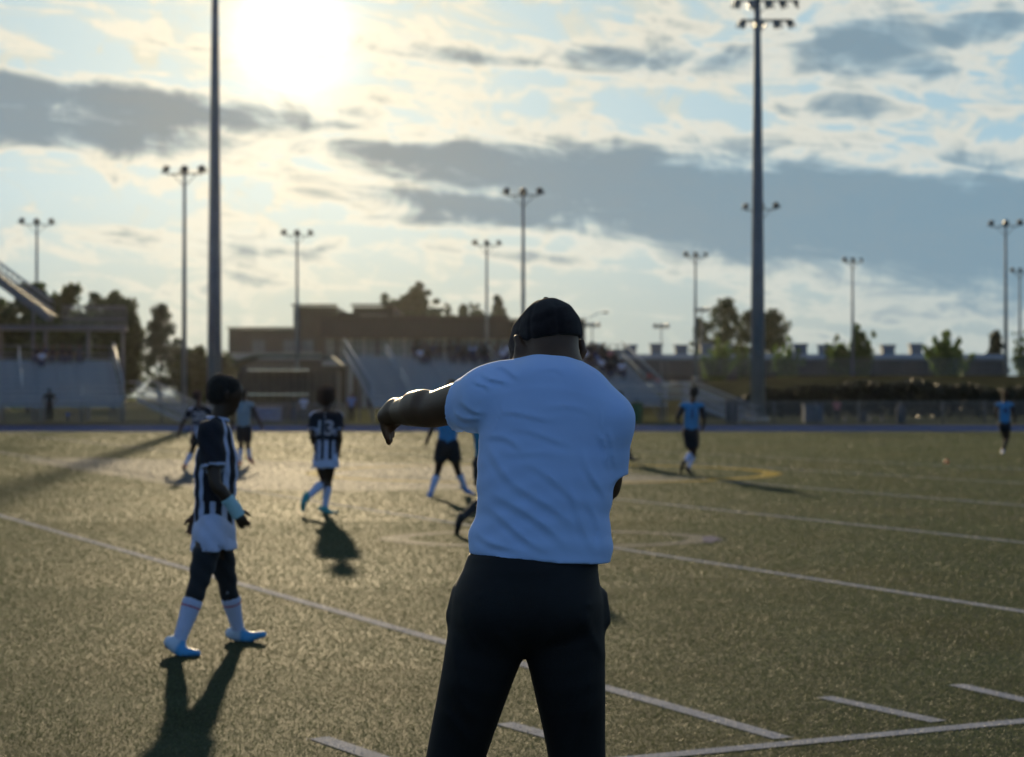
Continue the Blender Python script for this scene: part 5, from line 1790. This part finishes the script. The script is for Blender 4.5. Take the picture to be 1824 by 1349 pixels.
# people by the fence
def stander(label, px, py0, py1, Y, top, bottom, hair=HAIR, lean=0.0, akimbo=False):
    c = px; H = py1 - py0
    q = lambda dx, f, dy=0.0: (c + dx * H, py0 + f * H, dy)
    a = dict(head=q(lean, .07), neck=q(lean * .8, .165), shL=q(-.105 + lean * .7, .20), shR=q(.105 + lean * .7, .20), elL=q(-.15, .36), elR=q(.15, .36), wrL=q(-.14, .48, -.1), wrR=q(.14, .48, -.1),
             hdL=q(-.14, .54, -.12), hdR=q(.14, .54, -.12), hipL=q(-.05, .50), hipR=q(.05, .50), knL=q(-.06, .73), knR=q(.06, .73), anL=q(-.065, .95), anR=q(.065, .95), toeL=q(-.075, .985, -.18), toeR=q(.075, .985, -.18))
    if akimbo:
        a.update(elL=q(-.21, .34, .05), elR=q(.21, .34, .05), wrL=q(-.10, .45, -.08), wrR=q(.10, .45, -.08), hdL=q(-.06, .47, -.14), hdR=q(.06, .47, -.14))
    return make_person(joints(Y, a), H / FPX * Y / 1.78, Vector((0, -1, 0)) if not akimbo else Vector((0, 1, 0)),
        dict(top='coat', top_mat=top, sleeve=.6, shorts=bottom, trousers=True, hair_mat=hair, skin=SKIN2), label, 'people standing by the track fence', .03)
C_GREY = cloth('grey_cloth', (0.07, 0.075, 0.085)); C_PINK = cloth('pink_cloth', (0.42, 0.17, 0.18)); C_NAVY = cloth('navy_cloth', (0.03, 0.035, 0.08)); C_REDC = cloth('red_cloth', (0.30, 0.045, 0.04)); C_BLUEC = cloth('mid_blue_cloth', (0.10, 0.17, 0.42))
stander('person in dark clothes with hands on hips by the left fence', 88, 692, 752, 104.5, C_BLACK, C_BLACK, akimbo=True)
stander('person in a pale shirt standing by the fence left of the number 13 player', 541, 704, 754, 107.0, C_WHITE, C_GREY)
stander('person in dark trousers just left of the person in the pale shirt', 524, 706, 754, 108.5, C_BLACK, C_NAVY)
stander('person in a blue top in front of the centre bleachers right of number 13', 626, 700, 752, 104.0, C_BLUEC, C_BLACK)
stander('person in a pink shirt behind the fence on the right', 1491, 708, 756, 107.0, C_PINK, C_BLACK, lean=-.03)
stander('small person in blue by the left fence, right of the one with hands on hips', 121, 733, 753, 104.5, C_BLUEC, C_NAVY)

# ---------------------------------------------------------------- spectators
def seated_proto(k):
    """one sitting figure at the origin facing -Y; returns its part meshes"""
    rng = random.Random(k)
    sp = lambda: rng.uniform(-.03, .03)
    ln = (-.02, .10, .18)[k]
    v = lambda x, y, z: Vector((x, y, z))
    Jd = dict(head=v(sp(), -.06 - ln * 1.3, .80), neck=v(0, -.02 - ln, .60), shL=v(-.19, -ln * .9, .53), shR=v(.19, -ln * .9, .53), elL=v(-.25, -.10 - ln, .28), elR=v(.25, -.10 - ln, .28),
              wrL=v(-.13, -.33, .20), wrR=v(.13, -.33, .20), hdL=v(-.06, -.42, .17), hdR=v(.06, -.42, .17), hipL=v(-.10, 0, .08), hipR=v(.10, 0, .08), knL=v(-.13 + sp(), -.44, .12), knR=v(.13 + sp(), -.44, .12),
              anL=v(-.12, -.42, -.34), anR=v(.12, -.42, -.34), toeL=v(-.12, -.57, -.40), toeR=v(.12, -.57, -.40))
    root, top = make_person(Jd, 1.0, v(.15 * (k - 1), -1, -.1), dict(top='coat', top_mat=C_WHITE, sleeve=.6, shorts=C_NAVY, trousers=True, hair='short' if k else 'afro', skin=SKIN2), 'proto', None, .034, v(0, 0, 0))
    return root
protos = [seated_proto(k) for k in range(3)]
TOPS = [('white', C_WHITE), ('black', C_BLACK), ('dark grey', C_GREY), ('navy', C_NAVY), ('red', C_REDC), ('blue', C_BLUEC), ('black', C_BLACK), ('dark grey', C_GREY), ('pink', C_PINK), ('black', C_BLACK)]
def seat_people(stand_root, spots, where, yaw, z0, rise, run):
    ords = ['first', 'second', 'third', 'fourth', 'fifth', 'sixth', 'seventh', 'eighth', 'ninth', 'tenth', 'eleventh', 'twelfth', 'thirteenth', 'fourteenth', 'fifteenth', 'sixteenth', 'seventeenth', 'eighteenth']
    rowname = {9: 'top', 8: 'second highest', 7: 'third highest', 6: 'fourth highest', 5: 'fifth highest', 3: 'lower', 2: 'low', 4: 'middle'}
    cnt = {}
    for i, (u, row, ci) in enumerate(sorted(spots)):
        src = protos[(i * 7 + row) % 3]
        root = src.copy(); COL.objects.link(root)
        loc = Vector((u, row * run + .55, z0 + row * rise + .42))
        root.location = Matrix.Rotation(yaw, 3, 'Z') @ loc + stand_root.location
        root.rotation_euler = (0, 0, yaw + random.uniform(-.35, .35))
        k = random.uniform(.92, 1.06); root.scale = (k, k, k)
        cn, cm = TOPS[ci % len(TOPS)]
        for ch in src.children:
            c = ch.copy(); COL.objects.link(c); c.parent = root
            if ch.name.startswith('shirt'):
                c.material_slots[0].link = 'OBJECT'; c.material_slots[0].material = cm
            for gc in ch.children:
                d = gc.copy(); COL.objects.link(d); d.parent = c
        cnt[row] = cnt.get(row, 0) + 1
        root['label'] = 'spectator in %s top, %s from left, %s row, %s' % (cn, ords[cnt[row] - 1], rowname[row], where)
        root['category'] = 'person'; root['group'] = 'spectators on the ' + where
def u_of(stand_root, px, row, yaw, run):
    """row coordinate that stands at this pixel column"""
    best = 0
    for u in np.arange(-1, 24, .05):
        p = Matrix.Rotation(yaw, 3, 'Z') @ Vector((u, row * run + .55, 0)) + stand_root.location
        q = 912 + p.x / p.y * FPX
        best = u
        if q >= px: break
    return best
spots = []
for px, row, c in [(738, 9, 1), (752, 9, 2), (762, 8, 1), (748, 8, 0), (771, 9, 3), (783, 9, 1), (800, 9, 6), (812, 9, 3), (826, 9, 1), (842, 9, 0), (856, 9, 2), (870, 9, 6), (884, 9, 7), (899, 9, 0), (806, 8, 2), (822, 8, 6), (839, 8, 3), (861, 8, 9), (880, 8, 1), (893, 8, 0),
                   (1036, 9, 4), (1048, 9, 1), (1060, 9, 2), (1072, 9, 9), (1044, 8, 0), (1058, 8, 3), (1070, 8, 1), (1084, 8, 8), (1050, 7, 1), (1064, 7, 5), (1078, 7, 6), (1093, 7, 1), (1070, 6, 0), (1084, 6, 2), (1098, 6, 6), (1086, 5, 9), (1103, 5, 0), (1155, 3, 4), (1170, 2, 8)]:
    spots.append((float(u_of(C_STAND, px, row, YAW, .78)), row, c))
seat_people(C_STAND, spots, 'centre bleachers', YAW, 1.15, .30, .78)
spots = []
for px, row, c in [(66, 8, 1), (80, 8, 3), (94, 8, 6), (110, 8, 9), (124, 8, 1), (140, 8, 2), (75, 7, 0)]:
    spots.append((float(u_of(L_STAND, px, row, YAW, .78)), row, c))
seat_people(L_STAND, spots, 'left bleachers', YAW, 1.15, .30, .78)
for p in protos:
    for ch in list(p.children_recursive):
        bpy.data.objects.remove(ch)
    bpy.data.objects.remove(p)

# ---------------------------------------------------------------- air
def build_haze():
    mb = MB(); mb.span((-420, -60, -1.2), (460, 760, 34.5))  # thin volume added to give a warm lens-like veil towards the sun
    m = bpy.data.materials.new('added_veil_haze'); m.use_nodes = True
    nt = m.node_tree; nt.nodes.clear()
    out = nt.nodes.new('ShaderNodeOutputMaterial'); v = nt.nodes.new('ShaderNodeVolumePrincipled')
    v.inputs['Color'].default_value = (.95, .95, .93, 1)
    v.inputs['Density'].default_value = HAZE
    v.inputs["Anisotropy"].default_value = .8
    nt.links.new(v.outputs[0], out.inputs['Volume'])
    tag(mb.build('haze', m), 'thin haze added over the sports ground for a warm veil', 'haze', kind='stuff')
HAZE = 0.000016
if HAZE: build_haze()
